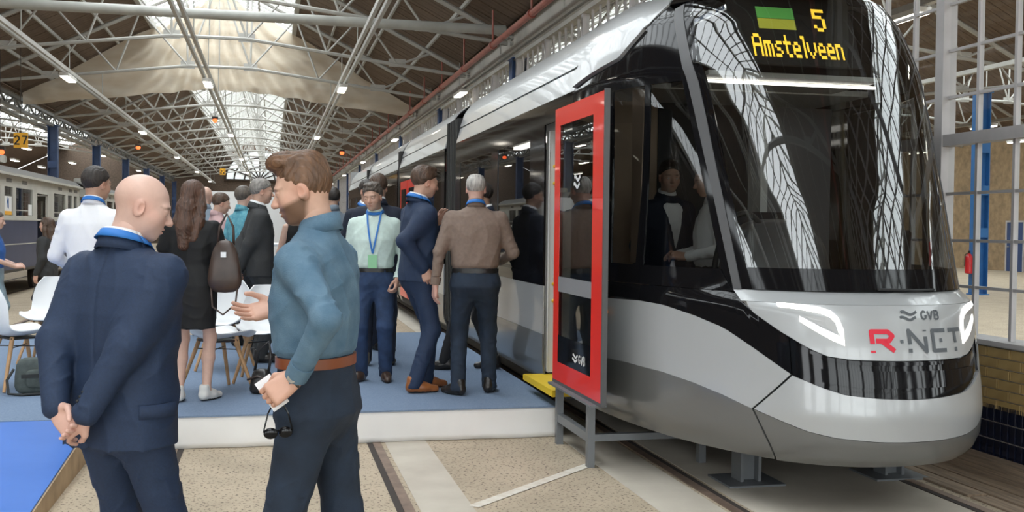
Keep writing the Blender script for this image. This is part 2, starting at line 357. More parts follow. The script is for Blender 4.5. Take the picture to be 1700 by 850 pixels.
# right glazed wall on a tiled plinth
wr = MB().b2((5.1, Y0, 0), (5.3, Y1, .80)).b2((5.1, Y0, 5.25), (5.3, Y1, 5.95)).build('wall_right', m_wall, kind='structure', label='plinth and head of the glazed side wall')
m_ytile = M('yellow_glazed_brick', (.42, .29, .12), .25, var=.25, vscale=7, col2=(.33, .22, .09)); m_ntile = M('navy_glazed_tile', (.008, .010, .022), .15, var=.4, vscale=9)
m_mort = M('pale_mortar', (.33, .29, .24), .9)
MB().b2((5.085, 2.0, 0), (5.102, 12, .78)).build('mortar_bed', m_mort, wr)
yme = MB().box((0, 0, 0), (.03, .232, .066), 0, .004).mesh('brick', m_ytile); nme = MB().box((0, 0, 0), (.03, .066, .118), 0, .004).mesh('tile', m_ntile)
for r in range(6):
    for i in range(18): o = obj('brick', yme, wr); o.location = (5.085, 4.2 + i * .243 + (r % 2) * .12, .375 + r * .0745)
for r in range(3):
    for i in range(58): o = obj('tile', nme, wr); o.location = (5.085, 4.2 + i * .074, .06 + r * .127 - .002)
MB().b2((5.05, Y0, .795), (5.32, Y1, .83)).build('sill', m_frame, wr)
hz = [1.195, 1.545, 1.909, 2.662, 3.026, 3.39, 3.75, 4.11, 4.5, 4.88]
vfull = MB(); mullme = MB().b2((5.165, -.014, .83), (5.205, .014, 5.25)).mesh('mullion', m_frame); barme = MB().b2((5.17, .05, -.011), (5.2, 2.41, .011)).mesh('glazing_bar', m_frame)
wn = 0
for k in range(-7, 36):
    ya = 7.33 + 2.46 * k; wn += 1
    w = thing('window_%d' % wn, 'tall many-paned window of the side wall with grey frame', 'window', (0, ya, 0), kind='structure', group='side wall windows')
    MB().b2((5.12, -.05, .83), (5.24, .05, 5.25)).build('post', m_frame, w); MB().b2((5.13, .05, 2.28), (5.23, 2.41, 2.37)).build('transom', m_frame, w)
    zz = [.83] + hz[:3] + [2.32] + hz[3:] + [5.25]
    if k in (-1, 0, 1):
        for i in range(1, 6): obj('mullion', mullme, w).location.y = i * .41
        for z in hz: obj('glazing_bar', barme, w).location.z = z
        for a, b in zip(zz[:-1], zz[1:]):
            pm = MB().add([(5.185, .005, a), (5.185, .405, a), (5.185, .405, b), (5.185, .005, b)], [(0, 1, 2, 3)]).mesh('pane', m_pane)
            for i in range(6): obj('pane', pm, w).location = (random.uniform(-.002, .002), i * .41, 0)
    else:
        if k == -7: gm = None
        mb = MB()
        for i in range(1, 6): mb.b2((5.165, i * .41 - .014, .83), (5.205, i * .41 + .014, 5.25))
        for z in hz: mb.b2((5.17, .05, z - .011), (5.2, 2.41, z + .011))
        if gm is None: gm = mb.mesh('glazing_grid', m_frame); pm2 = MB().add([(5.185, 0, .83), (5.185, 2.46, .83), (5.185, 2.46, 5.25), (5.185, 0, 5.25)], [(0, 1, 2, 3)]).mesh('pane', m_pane)
        obj('glazing_grid', gm, w); obj('pane', pm2, w)

# outer walls, end walls
MB().b2((-21.3, Y0, 0), (-21.1, Y1, 6)).build('wall_left', m_brick, kind='structure', label='dark brick outer wall beyond the old tram aisle')
MB().b2((31.1, Y0, 0), (31.3, Y1, 6)).build('wall_far_right', M('ochre_brick', (.30, .21, .12), .85, var=.25, vscale=4), kind='structure', label='ochre brick outer wall beyond the blue columns')
def gable(xc, y, th, holes, name, lab):
    # wall pieces around rectangular openings, plus gable top
    mb = MB(); xs = sorted({xc - HW, xc + HW} | {h[0] for h in holes} | {h[1] for h in holes})
    for a, b in zip(xs[:-1], xs[1:]):
        hh = [h for h in holes if h[0] <= a + 1e-6 and h[1] >= b - 1e-6]
        z = 0.
        for h in hh: mb.b2((a, y, z), (b, y + th, h[2])); z = h[3]
        mb.b2((a, y, z), (b, y + th, EAVE))
    V = [(xc - HW, y, EAVE), (xc + HW, y, EAVE), (xc, y, RIDGE + .1), (xc - HW, y + th, EAVE), (xc + HW, y + th, EAVE), (xc, y + th, RIDGE + .1)]
    mb.add(V, [(0, 1, 2), (5, 4, 3), (0, 3, 4, 1), (1, 4, 5, 2), (2, 5, 3, 0)])
    return mb.build(name, m_brick, kind='structure', label=lab)
holes = [(-7.6, -5.2, .7, 5.6), (-4.7, -1.8, .15, 5.6), (-1.3, 1.7, .15, 5.6), (2.2, 4.7, .15, 5.6)]  # glazing out of view, its large size invented to light the foreground
gable(XC, Y0 - .2, .2, holes, 'wall_back', 'brick end wall with glazing enlarged for light behind the photographer')
for i, h in enumerate(holes):
    w = thing('window_%d' % (90 + i), 'tall unseen glazing of the end wall, enlarged for light', 'window', ((h[0] + h[1]) / 2, Y0 - .1, h[2]), kind='structure', group='end wall glazing'); wd = h[1] - h[0]; ht = h[3] - h[2]
    fr = MB()
    for j in range(5): fr.b2((-wd / 2 + wd * j / 4 - .025, -.03, 0), (-wd / 2 + wd * j / 4 + .025, .03, ht))
    for j in range(7): fr.b2((-wd / 2, -.025, ht * j / 6 - .02), (wd / 2, .025, ht * j / 6 + .02))
    fr.build('frame', m_frame, w); MB().add([(-wd / 2, 0, 0), (wd / 2, 0, 0), (wd / 2, 0, ht), (-wd / 2, 0, ht)], [(0, 1, 2, 3)]).build('pane', m_pane, w)
gable(XC, Y1, .3, [], 'wall_far', 'dark brick end wall at the far end of the nave')
aw = thing('window_80', 'arched fan window in the far end wall', 'window', (-1.0, Y1 - .15, 5.6), kind='structure')
m_brightpane = M('emissive_daylight_pane', (.8, .85, .85), .5, emit=.5)  # pane emits in place of daylight; the wall behind it is solid
A = MB(); A.add([(0, 0, 0)] + [(2.9 * math.cos(PI * i / 20), 0, 2.6 * math.sin(PI * i / 20)) for i in range(21)], [(0, i + 1, i + 2) for i in range(20)]).build('pane', m_brightpane, aw)
for i in range(9): a_ = PI * i / 8; MB().beam((0, -.05, 0), (2.9 * math.cos(a_), -.05, 2.6 * math.sin(a_)), .12, .12, (0, 1, 0)).build('spoke', m_groove, aw)
for r in (.45, .75, 1.): MB().tube([(2.9 * r * math.cos(PI * i / 20), -.05, 2.6 * r * math.sin(PI * i / 20)) for i in range(21)], .07, 6).build('arch_bar', m_groove, aw)
for xc, sfx in ((XC - 2 * HW, 'left'), (XC + 2 * HW, 'middle_right'), (XC + 4 * HW, 'outer_right')):
    gable(xc, Y1, .3, [], 'wall_far_' + sfx, 'far end wall of a side nave'); gable(xc, Y0 - .2, .2, [(xc - 5, xc - 1, .5, 5.5), (xc + 1, xc + 5, .5, 5.5)], 'wall_back_' + sfx, 'near end wall of a side nave')
# doors, hose reel, extinguisher in the far nave
m_door = M('dark_blue_door', (.03, .06, .16), .5)
for i, y in enumerate((33.6, 36.2, 38.9)):
    d = thing('door_%d' % (i + 1), 'dark blue door with pale frame in the ochre outer wall', 'door', (31.05, y, 0), kind='structure', group='doors of the outer wall')
    MB().b2((-.03, -.5, 0), (.03, .5, 2.1)).build('leaf', m_door, d); MB().b2((-.05, -.58, 0), (.05, -.5, 2.18)).b2((-.05, .5, 0), (.05, .58, 2.18)).b2((-.05, -.5, 2.1), (.05, .5, 2.18)).build('frame', m_frame, d)
    MB().box((-.05, .4, 1.05), (.04, .1, .03)).build('handle', m_steel, d)
m_red = M('fire_red', (.55, .02, .025), .3)
fx = thing('fire_extinguisher', 'red fire extinguisher hanging on a bright blue column', 'extinguisher', (17.77, 24.0, .55))
MB().lathe((0, 0, 0), [(.05, 0), (.1, .02), (.1, .42), (.06, .5), (.03, .53)], 14).build('cylinder', m_red, fx, 40); MB().lathe((0, 0, .53), [(.03, 0), (.03, .07), (.015, .08)], 8).build('valve', m_groove, fx); MB().tube([(.02, 0, .57), (-.12, 0, .5), (-.13, 0, .2)], .012, 5).build('hose', m_groove, fx)
hr = thing('hose_reel', 'round red hose reel on a post beside a blue column', 'hose reel', (17.2, 24.6, 1.05))
MB().tube([(.33 * math.cos(a * PI / 10), 0, .33 * math.sin(a * PI / 10)) for a in range(21)], .05, 8).build('rim', m_red, hr, 40); MB().add([(.3 * math.cos(a * PI / 10), .01, .3 * math.sin(a * PI / 10)) for a in range(20)], [tuple(range(20))]).build('disc', m_red, hr); MB().b2((-.03, -.02, -1.05), (.03, .03, 0)).build('bracket', m_blue, hr)

# light rails and lamps
lampme = MB().b2((-.11, -.55, -.1), (.11, .55, -.02), .01).mesh('housing', m_lampw); glowme = MB().b2((-.085, -.52, -.125), (.085, .52, -.1)).mesh('tube_panel', m_lampe)
def lamp(x, y, z, lab, grp):
    l = thing('ceiling_lamp', lab, 'lamp', (x, y, z), group=grp); obj('housing', lampme, l); obj('tube_panel', glowme, l)
for i, x in enumerate((-8.45, -4.8, -1.55, 1.75, 4.82)):
    pos = ['over the left column row', 'left of the centre rail', 'under the skylight ridge', 'between the centre and the red pipe', 'beside the red pipe above the tram'][i]
    r = thing('light_rail', 'long double grey lighting rail hung from the trusses ' + pos, 'light rail', (x, 0, 5.2)); 
    for sx in (-.07, .07): MB().b2((sx - .03, Y0 + .5, 0), (sx + .03, Y1 - .5, .09)).build('rail_beam', m_white_steel, r)
    hme = MB().tube([(0, 0, .09), (0, 0, 6.35 - 5.2 if abs(x - XC) < 2 else .75)], .012, 5).mesh('hanger_rod', m_steel)
    for y in ty: obj('hanger_rod', hme, r).location.y = y
    for k, y in enumerate((12.2, 27.2, 42.2, 57.2, 72.2, 87.2)): lamp(x, y, 5.2, 'lamp box on the rail %s, %s from far wall' % (pos, ORD[5 - k]), 'lamps: ' + pos)
for x, ys in ((-9.6, range(20, 60, 5)), (-12.0, range(18, 62, 6)), (9.5, range(8, 50, 6)), (14.5, range(10, 50, 6)), (21.5, range(16, 50, 6)), (26, range(20, 50, 6))):
    for k, y in enumerate(ys): lamp(x, y + .5, 4.7 if x < 0 else 5.0, {-9.6: 'lamp box in the old tram aisle column row', -12.0: 'lamp box in the old tram aisle wall row', 9.5: 'lamp box on the rail closest behind the glazed wall', 14.5: 'lamp box on the second rail behind the glazed wall', 21.5: 'lamp box on the rail past the bright blue columns', 26: 'lamp box on the rail by the ochre wall'}[x] + ', %s from far end' % ORD[len(ys) - 1 - k], 'lamps of the old tram aisle' if x < 0 else 'lamps behind the glazed wall')
for x, w_ in ((9.5, 'closest behind the glazed wall'), (14.5, 'second behind the glazed wall'), (21.5, 'just past the bright blue columns'), (26, 'nearest the ochre outer wall')): MB().b2((x - .06, 4, 5.0), (x + .06, 60, 5.09)).build('light_rail', m_white_steel, label='pale lighting rail ' + w_, cat='light rail', group='light rails behind the glazed wall')
# red pipe
rp = thing('red_pipe', 'rust red sprinkler pipe with droppers along the eaves above the tram', 'pipe', (4.42, 0, 5.36))
MB().tube([(0, Y0 + .3, 0), (0, Y1 - .3, 0)], .062, 10).build('main_pipe', m_redpipe, rp, 40)
dme = MB().tube([(0, 0, 0), (0, 0, .72)], .02, 6).mesh('dropper', m_redpipe); fme = MB().tube([(0, -.05, 0), (0, .05, 0)], .085, 10).mesh('flange', m_redpipe)
bme = MB().beam((.0, 0, .0), (.52, 0, .42), .03, .03).mesh('bracket', m_groove)
for k in range(26):
    y = 8 + k * 3.3; obj('dropper', dme, rp).location.y = y; obj('flange', fme, rp).location.y = y; obj('bracket', bme, rp).location.y = y + 1.2
# small signs
m_yel = M('yellow_sign', (.85, .42, .02), .5); m_blk = M('black_print', (.02, .02, .02), .6)
def sign(x, y, z, txt, lab):
    s = thing('number_sign', lab, 'sign', (x, y, z)); MB().b2((-.16, -.01, -.18), (.16, .01, .18)).build('plate', m_yel, s)
    pl_, w = text_polys(txt, .2); mb = MB(); strokes(mb, pl_, .036, lambda a, b, l: (a - w / 2 + .02, -.013 - l, b - .1)); mb.build('number', m_blk, s)
    MB().tube([(0, 0, .18), (0, 0, 5.88 - z if x < -3 else 6.28 - z)], .008, 4).build('wire', m_groove, s)
sign(-5.9, 27.375, 3.6, '27', 'yellow hanging sign with black number 27 above the old tram')
sign(-2.75, 62.9, 4.7, '22', 'small yellow hanging number sign far down the nave')
m_warn = M('red_warning_lamp', (.9, .12, .03), .4, emit=3)
for (x, y, z, l) in ((-6.35, 27.375, 3.3, 'small red signal light below the yellow 27 sign'), (-5.0, 42.6, 4.55, 'small red signal light hung on the left lighting rail side'), (2.75, 42.6, 4.55, 'small red signal light hung near the tram side of the nave'), (-1.9, 37.525, 5.2, 'small red signal light under the hanging sheet')):
    s = thing('signal_light', l, 'signal light', (x, y, z)); MB().ell((0, 0, 0), (.09, .09, .07), 10, 6).build('lens', m_warn, s, True); MB().b2((-.1, -.1, .06), (.1, .1, .13)).build('housing', m_groove, s); MB().tube([(0, 0, .13), (0, 0, chz(x - XC) - z)], .008, 4).build('wire', m_groove, s)
# ------------------------------------------------------------------ the tram
CX = 3.38; YT = 7.6
ZP = [.28, .30, .36, .45, .60, .75, 1.0, 1.17, 1.20, 1.255, 1.26, 1.8, 2.33, 2.76, 3.0, 3.1, 3.2, 3.28, 3.32]
YFP = [5.2, 5.14, 5.05, 5.0, 4.98, 5.0, 5.05, 5.10, 5.13, 5.25, 5.265, 5.46, 5.68, 5.88, 6.01, 6.08, 6.25, 6.6, 7.3]
WZ = [.26, .28, .30, .36, .45, 2.63, 2.82, 3.0, 3.12, 3.22, 3.28, 3.32]
WW = [1.07, 1.09, 1.11, 1.15, 1.17, 1.17, 1.12, 1.06, .97, .83, .54, .02]
def TP_(s, z):
    s = np.asarray(s, float); z = np.asarray(z, float); yf = np.interp(z, ZP, YFP); w = np.interp(z, WZ, WW)
    a = np.clip(np.abs(s), 0, 1) * PI / 2; x = w * np.sin(a) ** (2 / 2.4) * np.sign(s); g = np.abs(np.cos(a)) ** (2 / 2.2)
    y = YT - (YT - yf) * g + np.clip(np.abs(s) - 1, 0, None) * 2.5
    return np.stack(np.broadcast_arrays(CX + x, y, z), -1)
def TS(s, z, off=0.):
    s = np.asarray(s, float); z = np.asarray(z, float); p = TP_(s, z); e = 2e-3
    if np.any(off):
        n = np.cross(TP_(s + e, z) - TP_(s - e, z), TP_(s, z + e) - TP_(s, z - e)); n /= np.linalg.norm(n, axis=-1, keepdims=True) + 1e-12; p = p + n * off
    return p
def sY(y): return -(1 + (y - YT) / 2.5)
def resample(pl, n):
    pl = np.array(pl, float); d = np.r_[0, np.cumsum(np.hypot(np.diff(pl[:, 0]) * 2, np.diff(pl[:, 1])))]; t = np.linspace(0, d[-1], n)
    return np.stack([np.interp(t, d, pl[:, 0]), np.interp(t, d, pl[:, 1])], -1)
def patch(name, low, up, mat, parent, off=0., th=.014, n=24, m=6, mirror=False, smooth=50, label=None, rs=True):
    low = np.array(low, float); up = np.array(up, float)
    if rs: low = resample(low, n); up = resample(up, n)
    out = []
    for sg in ((1, -1) if mirror else (1,)):
        t = np.linspace(0, 1, m)[None, :, None]; q = low[:, None, :] * (1 - t) + up[:, None, :] * t; s, z = q[..., 0] * sg, q[..., 1]
        A = TS(s, z, off); mb = MB()
        if th: mb.slab(A, TS(s, z, off - th))
        else: mb.grid(A)
        out.append(mb.build(name, mat, parent, smooth, label=label))
    return out
def pfn(name, s0, s1, zl, zu, mat, parent, n=30, **k):
    s = np.linspace(s0, s1, n); f = lambda c: np.array([c(v) if callable(c) else c for v in s])
    return patch(name, np.stack([s, f(zl)], -1), np.stack([s, f(zu)], -1), mat, parent, rs=False, **k)
def crv(pts):
    xs = [p[0] for p in pts]; zs = [p[1] for p in pts]
    return lambda s: float(np.interp(-abs(s), xs, zs))
c_skirt = crv([(-9, .72), (-.847, .72), (-.76, .73), (-.634, .723), (-.546, .697), (-.465, .656), (-.39, .602), (-.322, .556), (-.251, .51), (-.18, .486), (-.075, .472), (0, .468)])
c_low = crv([(-9, 1.125), (-.845, 1.13), (-.707, 1.145), (-.627, 1.137), (-.537, 1.095), (-.456, 1.04), (-.385, .948), (-.317, .852), (-.287, .811), (-.216, .757), (-.161, .725), (-.077, .71), (0, .702)])
c_up = crv([(-9, 1.25), (-.402, 1.25), (-.385, 1.165), (-.371, 1.133), (-.31, 1.043), (-.244, .962), (-.197, .922), (-.139, .908), (-.05, .904), (0, .903)])
c_lip = crv([(-9, .325), (-.7, .32), (-.4, .32), (-.15, .312), (0, .31)])
m_sil = M('silver_white_paint', (.41, .42, .425), .3, .15, coat=.4, var=.03, vscale=2); m_dgrey = M('dark_grey_paint', (.135, .135, .13), .3, .1, coat=.5)
m_gblk = M('gloss_black', (.006, .006, .007), .06, spec=.28); m_mblk = M('matt_black', (.012, .012, .013), .6); m_pil = M('grey_pillar_trim', (.085, .085, .088), .45)
m_tglass = MG('tinted_tram_glass', (.42, .43, .42), 1.55); m_wsglass = MG('windshield_glass', (.66, .68, .67), 2.0)
m_tred = M('tram_red', (.78, .025, .012), .3, coat=.4); m_head = M('headlamp_glow', (1, .97, .92), .3, emit=1.3); m_lens = M('headlamp_inner', (.45, .45, .45), .3)
m_yellow = M('safety_yellow', (.8, .55, .02), .5); m_inwhite = M('interior_white', (.62, .62, .6), .5); m_ingrey = M('interior_grey', (.2, .2, .21), .6)
m_inwood = M('interior_wood_panel', (.36, .25, .17), .5, var=.15, vscale=4); m_led = M('led_amber', (1, .62, .05), .4, emit=1.6); m_ledg = M('led_green_flag', (.12, .42, .09), .5, emit=.45); m_ledy = M('led_yellow_flag', (.5, .5, .06), .5, emit=.45)
m_seat = M('seat_cloth', (.035, .037, .045), .9); m_logo = M('logo_grey', (.09, .1, .11), .5); m_logored = M('logo_red', (.65, .015, .04), .5); m_logow = M('logo_white', (.75, .75, .75), .5); m_strip = M('interior_light_strip', (1, .95, .88), .4, emit=4)
TR = thing('tram', 'modern silver and black articulated tram with an open red door beside the platform', 'tram', (0, 0, 0))
DA, DB = sY(7.64), sY(8.45); SE = sY(12.75)   # doorway and end of the first section
SM = -.386
# lower body
for sg in (-1, 1):
    rng = [(SM - .004, DA), (DB, SE)] if sg < 0 else [(-SM + .004, -SE)]
    for a, b in rng:
        fr = abs(a) < 1
        if fr:
            a0 = np.linspace(abs(a), abs(b), 34)
            def col(c, a1): q = np.linspace(a1, abs(b), 34); return np.stack([sg * q, [c(v) for v in q]], -1)
            patch('skirt_panel', np.stack([sg * np.linspace(.318, abs(b), 34), [c_lip(v) for v in np.linspace(.318, abs(b), 34)]], -1), col(c_skirt, .392), m_dgrey, TR, n=34, m=7, rs=False)
            patch('side_panel', col(c_skirt, .392), col(c_low, .291), m_sil, TR, m=7, rs=False)
            pfn('waist_band', sg * .29, sg * abs(b), c_low, c_up, m_gblk, TR, n=34, off=-.004)
        else:
            pfn('skirt_panel', a, b, c_lip, .72, m_dgrey, TR, n=5); pfn('side_panel', a, b, .722, 1.125, m_sil, TR, n=5)
    pfn('inner_shell', sg * .2, sg * .99, .315, 1.24, m_mblk, TR, off=-.03, th=0)
patch('bumper_skirt', [(-.312, .312), (-.15, .312), (0, .31), (.15, .312), (.312, .312)], [(-.386, .6), (-.322, .556), (-.251, .51), (-.18, .486), (-.075, .472), (0, .468), (.075, .472), (.18, .486), (.251, .51), (.322, .556), (.386, .6)], m_dgrey, TR, n=50, m=9)
patch('bumper', [(-.386, .603), (-.322, .559), (-.251, .513), (-.18, .489), (-.075, .475), (0, .471), (.075, .475), (.18, .489), (.251, .513), (.322, .559), (.386, .603)], [(-.287, .809), (-.216, .755), (-.161, .723), (-.077, .708), (0, .70), (.077, .708), (.161, .723), (.216, .755), (.287, .809)], m_sil, TR, n=50, m=9)
pfn('nose_band', -.288, .288, c_low, c_up, m_gblk, TR, n=50, m=8, off=-.012)
pfn('light_bar', -.215, .215, lambda s: .762 + .25 * max(0, abs(s) - .12), lambda s: .852 + .05 * max(0, abs(s) - .12), m_gblk, TR, n=40, off=.004)
pfn('nose_band_lip', -.24, .24, lambda s: c_up(s) - .022, lambda s: c_up(s) - .003, m_gblk, TR, n=40, off=.002)
pfn('bonnet', -.398, .398, lambda s: c_up(s) + .004, 1.2, m_sil, TR, n=60, m=8); pfn('bonnet_shelf', -.398, .398, 1.202, 1.262, m_sil, TR, n=60, m=5)
# headlamps
def lampmap(sg):
    def mp(x, y, l): return tuple(TS(sg * x, y, .006 + l))
    return mp
for sg in (-1, 1):
    hl = [(.318, 1.188), (.265, 1.183), (.212, 1.168), (.188, 1.15), (.174, 1.118), (.167, 1.06), (.164, 1.005), (.19, 1.03), (.22, 1.062), (.25, 1.098), (.268, 1.12)]
    def ribbon(c, w0, w1, off):
        c = np.array(c); d = np.gradient(c, axis=0); d[:, 0] *= 3.6; nn = np.stack([-d[:, 1] / 3.6, d[:, 0]], -1); nn /= np.linalg.norm(nn * [3.6, 1], axis=1, keepdims=True); w = np.interp(np.linspace(0, 1, len(c)), [0, .5, 1], [w0[0], w0[1], w0[2]])[:, None] / 2
        t = np.linspace(-1, 1, 3)[None, :, None]; q = c[:, None, :] + (nn * w)[:, None, :] * t
        return TS(sg * q[..., 0] + .011, q[..., 1], off)
    hd = MB(); A = ribbon(hl, (.022, .05, .03), 0, .007); B = ribbon(hl, (.022, .05, .03), 0, -.01); hd.slab(A, B); h = hd.build('headlamp', m_head, TR)
    MB().grid(TS(.011 + sg * np.array([[.255, .2, .18], [.24, .205, .18], [.215, .2, .178]]), np.array([[1.135, 1.135, 1.11], [1.12, 1.11, 1.085], [1.085, 1.075, 1.05]]), .004)).build('lens_bowl', m_lens, h)
# nose logos
def nose_map(x, z, l):
    w = float(np.interp(z, WZ, WW)); dx = x - CX; s = 2 / PI * math.asin(min(1, (abs(dx) / w) ** 1.2)) * (1 if dx > 0 else -1)
    return tuple(TS(s, z, .003 + l))
def logo_R(mb, x, z, h): strokes(mb, [[(x + .02, z + h * .38), (x + .02, z + h * .9), (x + .11, z + h * .9), (x + .135, z + h * .72), (x + .11, z + h * .5), (x + .04, z + h * .5)], [(x + .07, z + h * .5), (x + .14, z + .01)], [(x + .02, z + .012), (x + .02, z)]], .026, nose_map)
ox, oz, hh = 3.15, .95, .125
lg = MB(); logo_R(lg, ox, oz, hh); lg.build('logo_letter_r', m_logored, TR)
lg = MB(); w = .022
strokes(lg, [[(ox + .178, oz + .06), (ox + .196, oz + .06)]], .018, nose_map)
strokes(lg, [[(ox + .235, oz + .022), (ox + .235, oz)], [(ox + .235, oz + .045), (ox + .235, oz + .118), (ox + .335, oz + .004), (ox + .335, oz + .085)], [(ox + .335, oz + .112), (ox + .335, oz + .12)],
             [(ox + .475, oz + .115), (ox + .385, oz + .115), (ox + .385, oz + .008), (ox + .475, oz + .008)], [(ox + .43, oz + .062), (ox + .448, oz + .062)],
             [(ox + .5, oz + .115), (ox + .6, oz + .115)], [(ox + .55, oz + .115), (ox + .55, oz + .045)], [(ox + .55, oz + .022), (ox + .55, oz)]], w, nose_map)
lg.build('logo_letters', m_logo, TR)
lg = MB()
for dz in (0, .028): strokes(lg, [[(3.345 + i * .011 + dz * .3, 1.132 + dz + .008 * math.sin(i * .75 + .6)) for i in range(10)]], .014, nose_map)
lg.build('operator_logo', m_logo, TR)
lg = MB(); tp, tw = text_polys('GVB', .044); strokes(lg, [[(3.478 + a, 1.126 + b) for a, b in p] for p in tp], .010, nose_map); lg.build('operator_name', m_logo, TR)
# windshield
patch('windshield', [(-.345, 1.268), (0, 1.268), (.345, 1.268)], [(-.47, 3.1), (0, 3.1), (.47, 3.1)], m_wsglass, TR, th=0, n=61, m=30, smooth=True)
patch('windshield_border', [(-.345, 1.266), (0, 1.266), (.345, 1.266)], [(-.352, 1.39), (0, 1.39), (.352, 1.39)], m_gblk, TR, off=.004, th=0, n=41, m=4)
patch('pillar_trim', [(-.396, 1.262), (-.43, 1.9), (-.464, 2.55), (-.532, 3.05)], [(-.374, 1.262), (-.402, 1.9), (-.428, 2.55), (-.498, 3.08)], m_pil, TR, off=.006, n=30, m=4, mirror=True)
patch('pillar_cover', [(-.374, 1.262), (-.402, 1.9), (-.428, 2.55), (-.498, 3.09)], [(-.345, 1.264), (-.376, 1.9), (-.4, 2.55), (-.462, 3.1)], m_gblk, TR, n=30, m=4, mirror=True)
# cab side windows
patch('cab_window_sill', [(-1.01, 1.252), (-.402, 1.252)], [(-1.01, 1.375), (-.428, 1.375)], m_gblk, TR, n=30, m=4, mirror=True)
patch('cab_window', [(-.672, 1.375), (-.425, 1.375)], [(-.60, 2.545), (-.482, 2.545)], m_tglass, TR, th=0, n=20, m=20, mirror=True, off=-.006)
patch('cab_window', [(-.80, 1.375), (-.70, 1.375)], [(-.762, 2.545), (-.62, 2.545)], m_tglass, TR, th=0, n=12, m=20, mirror=True, off=-.006)
patch('window_pillar', [(-.70, 1.375), (-.66, 1.9), (-.62, 2.545)], [(-.672, 1.375), (-.638, 1.9), (-.60, 2.545)], m_gblk, TR, n=16, m=3, mirror=True)
patch('window_pillar', [(-1.01, 1.375), (-1.01, 2.545)], [(-.80, 1.375), (-.762, 2.545)], m_gblk, TR, n=16, m=8, mirror=True)
patch('window_pillar', [(-.425, 1.375), (-.452, 1.9), (-.482, 2.545)], [(-.397, 1.262), (-.431, 1.9), (-.464, 2.55)], m_gblk, TR, n=16, m=3, mirror=True)
patch('window_blind', [(-.735, 1.385), (-.69, 2.535)], [(-.705, 1.385), (-.642, 2.535)], M('bronze_blind', (.36, .26, .2), .35, .5), TR, off=-.03, n=14, m=3)
patch('quarter_panel', [(-1.01, 2.547), (-.75, 2.547), (-.464, 2.547)], [(-1.01, 2.652), (-.94, 2.68), (-.74, 2.758), (-.655, 2.92), (-.625, 2.99), (-.569, 3.09), (-.532, 3.05)], m_gblk, TR, n=40, m=14, mirror=True, off=-.002)
pfn('roof_front', -.57, .57, 3.1, 3.318, m_gblk, TR, n=40, m=8)
# roof
patch('roof_fairing', [(-1.0, 2.66), (-.94, 2.69), (-.74, 2.768), (-.66, 2.91)], [(-1.0, 2.86), (-.9, 2.875), (-.74, 2.90), (-.645, 2.94)], m_sil, TR, n=24, m=8, mirror=True, off=.022, th=.04)
patch('roof_shell', [(SE, 2.83), (-1.05, 2.83), (-.9, 2.88), (-.74, 2.905), (-.64, 2.955), (-.572, 3.1)], [(SE, 3.318), (-1.05, 3.318), (-.8, 3.318), (-.7, 3.318), (-.62, 3.318), (-.57, 3.318)], m_sil, TR, n=60, m=14, mirror=True, off=.008)
pfn('cant_panel', SE, -1.0, 2.642, 2.818, m_sil, TR, n=8, mirror=True)
pfn('roof_lining', SE, -.6, 2.6, 3.3, m_mblk, TR, n=30, m=10, off=-.03, th=0, mirror=True)
def side_section(ya, yb, wins, zt=2.385, front=False, doors=()):
    # black window band with panes between two stations
    s0, s1 = sY(ya), sY(yb)
    edges = [ya] + [v for w_ in sorted(list(wins) + list(doors)) for v in w_] + [yb]
    for sg in (1, -1):
        f = lambda n_, a, b, z0, z1, m_, **k: pfn(n_, sg * sY(a), sg * sY(b), z0, z1, m_, TR, n=4, **k)
        f('window_band', ya, yb, zt, 2.64, m_gblk)
        for a, b in zip(edges[0::2], edges[1::2]): f('window_pillar', a, b, 1.127, zt, m_gblk)
        for a, b in wins: f('window_band', a, b, 1.127, 1.23, m_gblk); f('side_window', a, b, 1.23, zt, m_tglass, th=0, off=-.006)
        for a, b in doors:
            o = f('tram_door', a, b, .42, zt, m_tred, off=.012)[0]; pfn('door_pane', sg * sY(a + .16), sg * sY(b - .16), .62, zt - .14, m_gblk, o, n=3, off=.018, th=0)
side_section(8.45, 12.75, [(8.95, 10.3), (10.6, 12.45)])
pfn('window_band', DA, DB, 2.46, 2.64, m_gblk, TR, n=6); pfn('window_band', -1.0, DA, 2.547, 2.64, m_gblk, TR, n=3)
pfn('window_band', 1.0, -DB, 1.127, 2.64, m_gblk, TR, n=6)
# further sections and gangways
secs = [(13.62, 18.6, [(13.9, 15.0), (15.1, 16.0)], [(16.2, 17.3), (17.35, 18.3)]), (18.9, 25.0, [(19.2, 21.0), (23.2, 24.6)], [(21.2, 22.2), (22.25, 23.0)]), (25.3, 31, [(25.6, 28.4), (28.6, 30.6)], [])]
for (ya, yb, wi, do) in secs:
    side_section(ya, yb, wi, doors=do)
    for sg in (1, -1):
        pfn('roof_shell', sg * sY(ya), sg * sY(yb), 2.83, 3.318, m_sil, TR, n=4, m=14, off=.008); pfn('cant_panel', sg * sY(ya), sg * sY(yb), 2.642, 2.818, m_sil, TR, n=4); pfn('roof_lining', sg * sY(ya), sg * sY(yb), 2.6, 3.3, m_mblk, TR, n=4, m=8, off=-.03, th=0)
        ed = [ya] + [v for d in do for v in d] + [yb]
        for a, b in zip(ed[0::2], ed[1::2]):
            if b - a > .06: pfn('skirt_panel', sg * sY(a), sg * sY(b), .325, .72, m_dgrey, TR, n=4); pfn('side_panel', sg * sY(a), sg * sY(b), .722, 1.125, m_sil, TR, n=4)
    MB().b2((2.26, ya, .3), (4.5, yb, .38)).build('floor_pan', m_mblk, TR); MB().b2((2.26, ya, 2.6), (4.5, yb, 2.64)).build('ceiling_lining', m_inwhite, TR)
    MB().b2((3.33, ya + .2, 2.57), (3.43, yb - .2, 2.6)).build('light_strip', m_strip, TR)
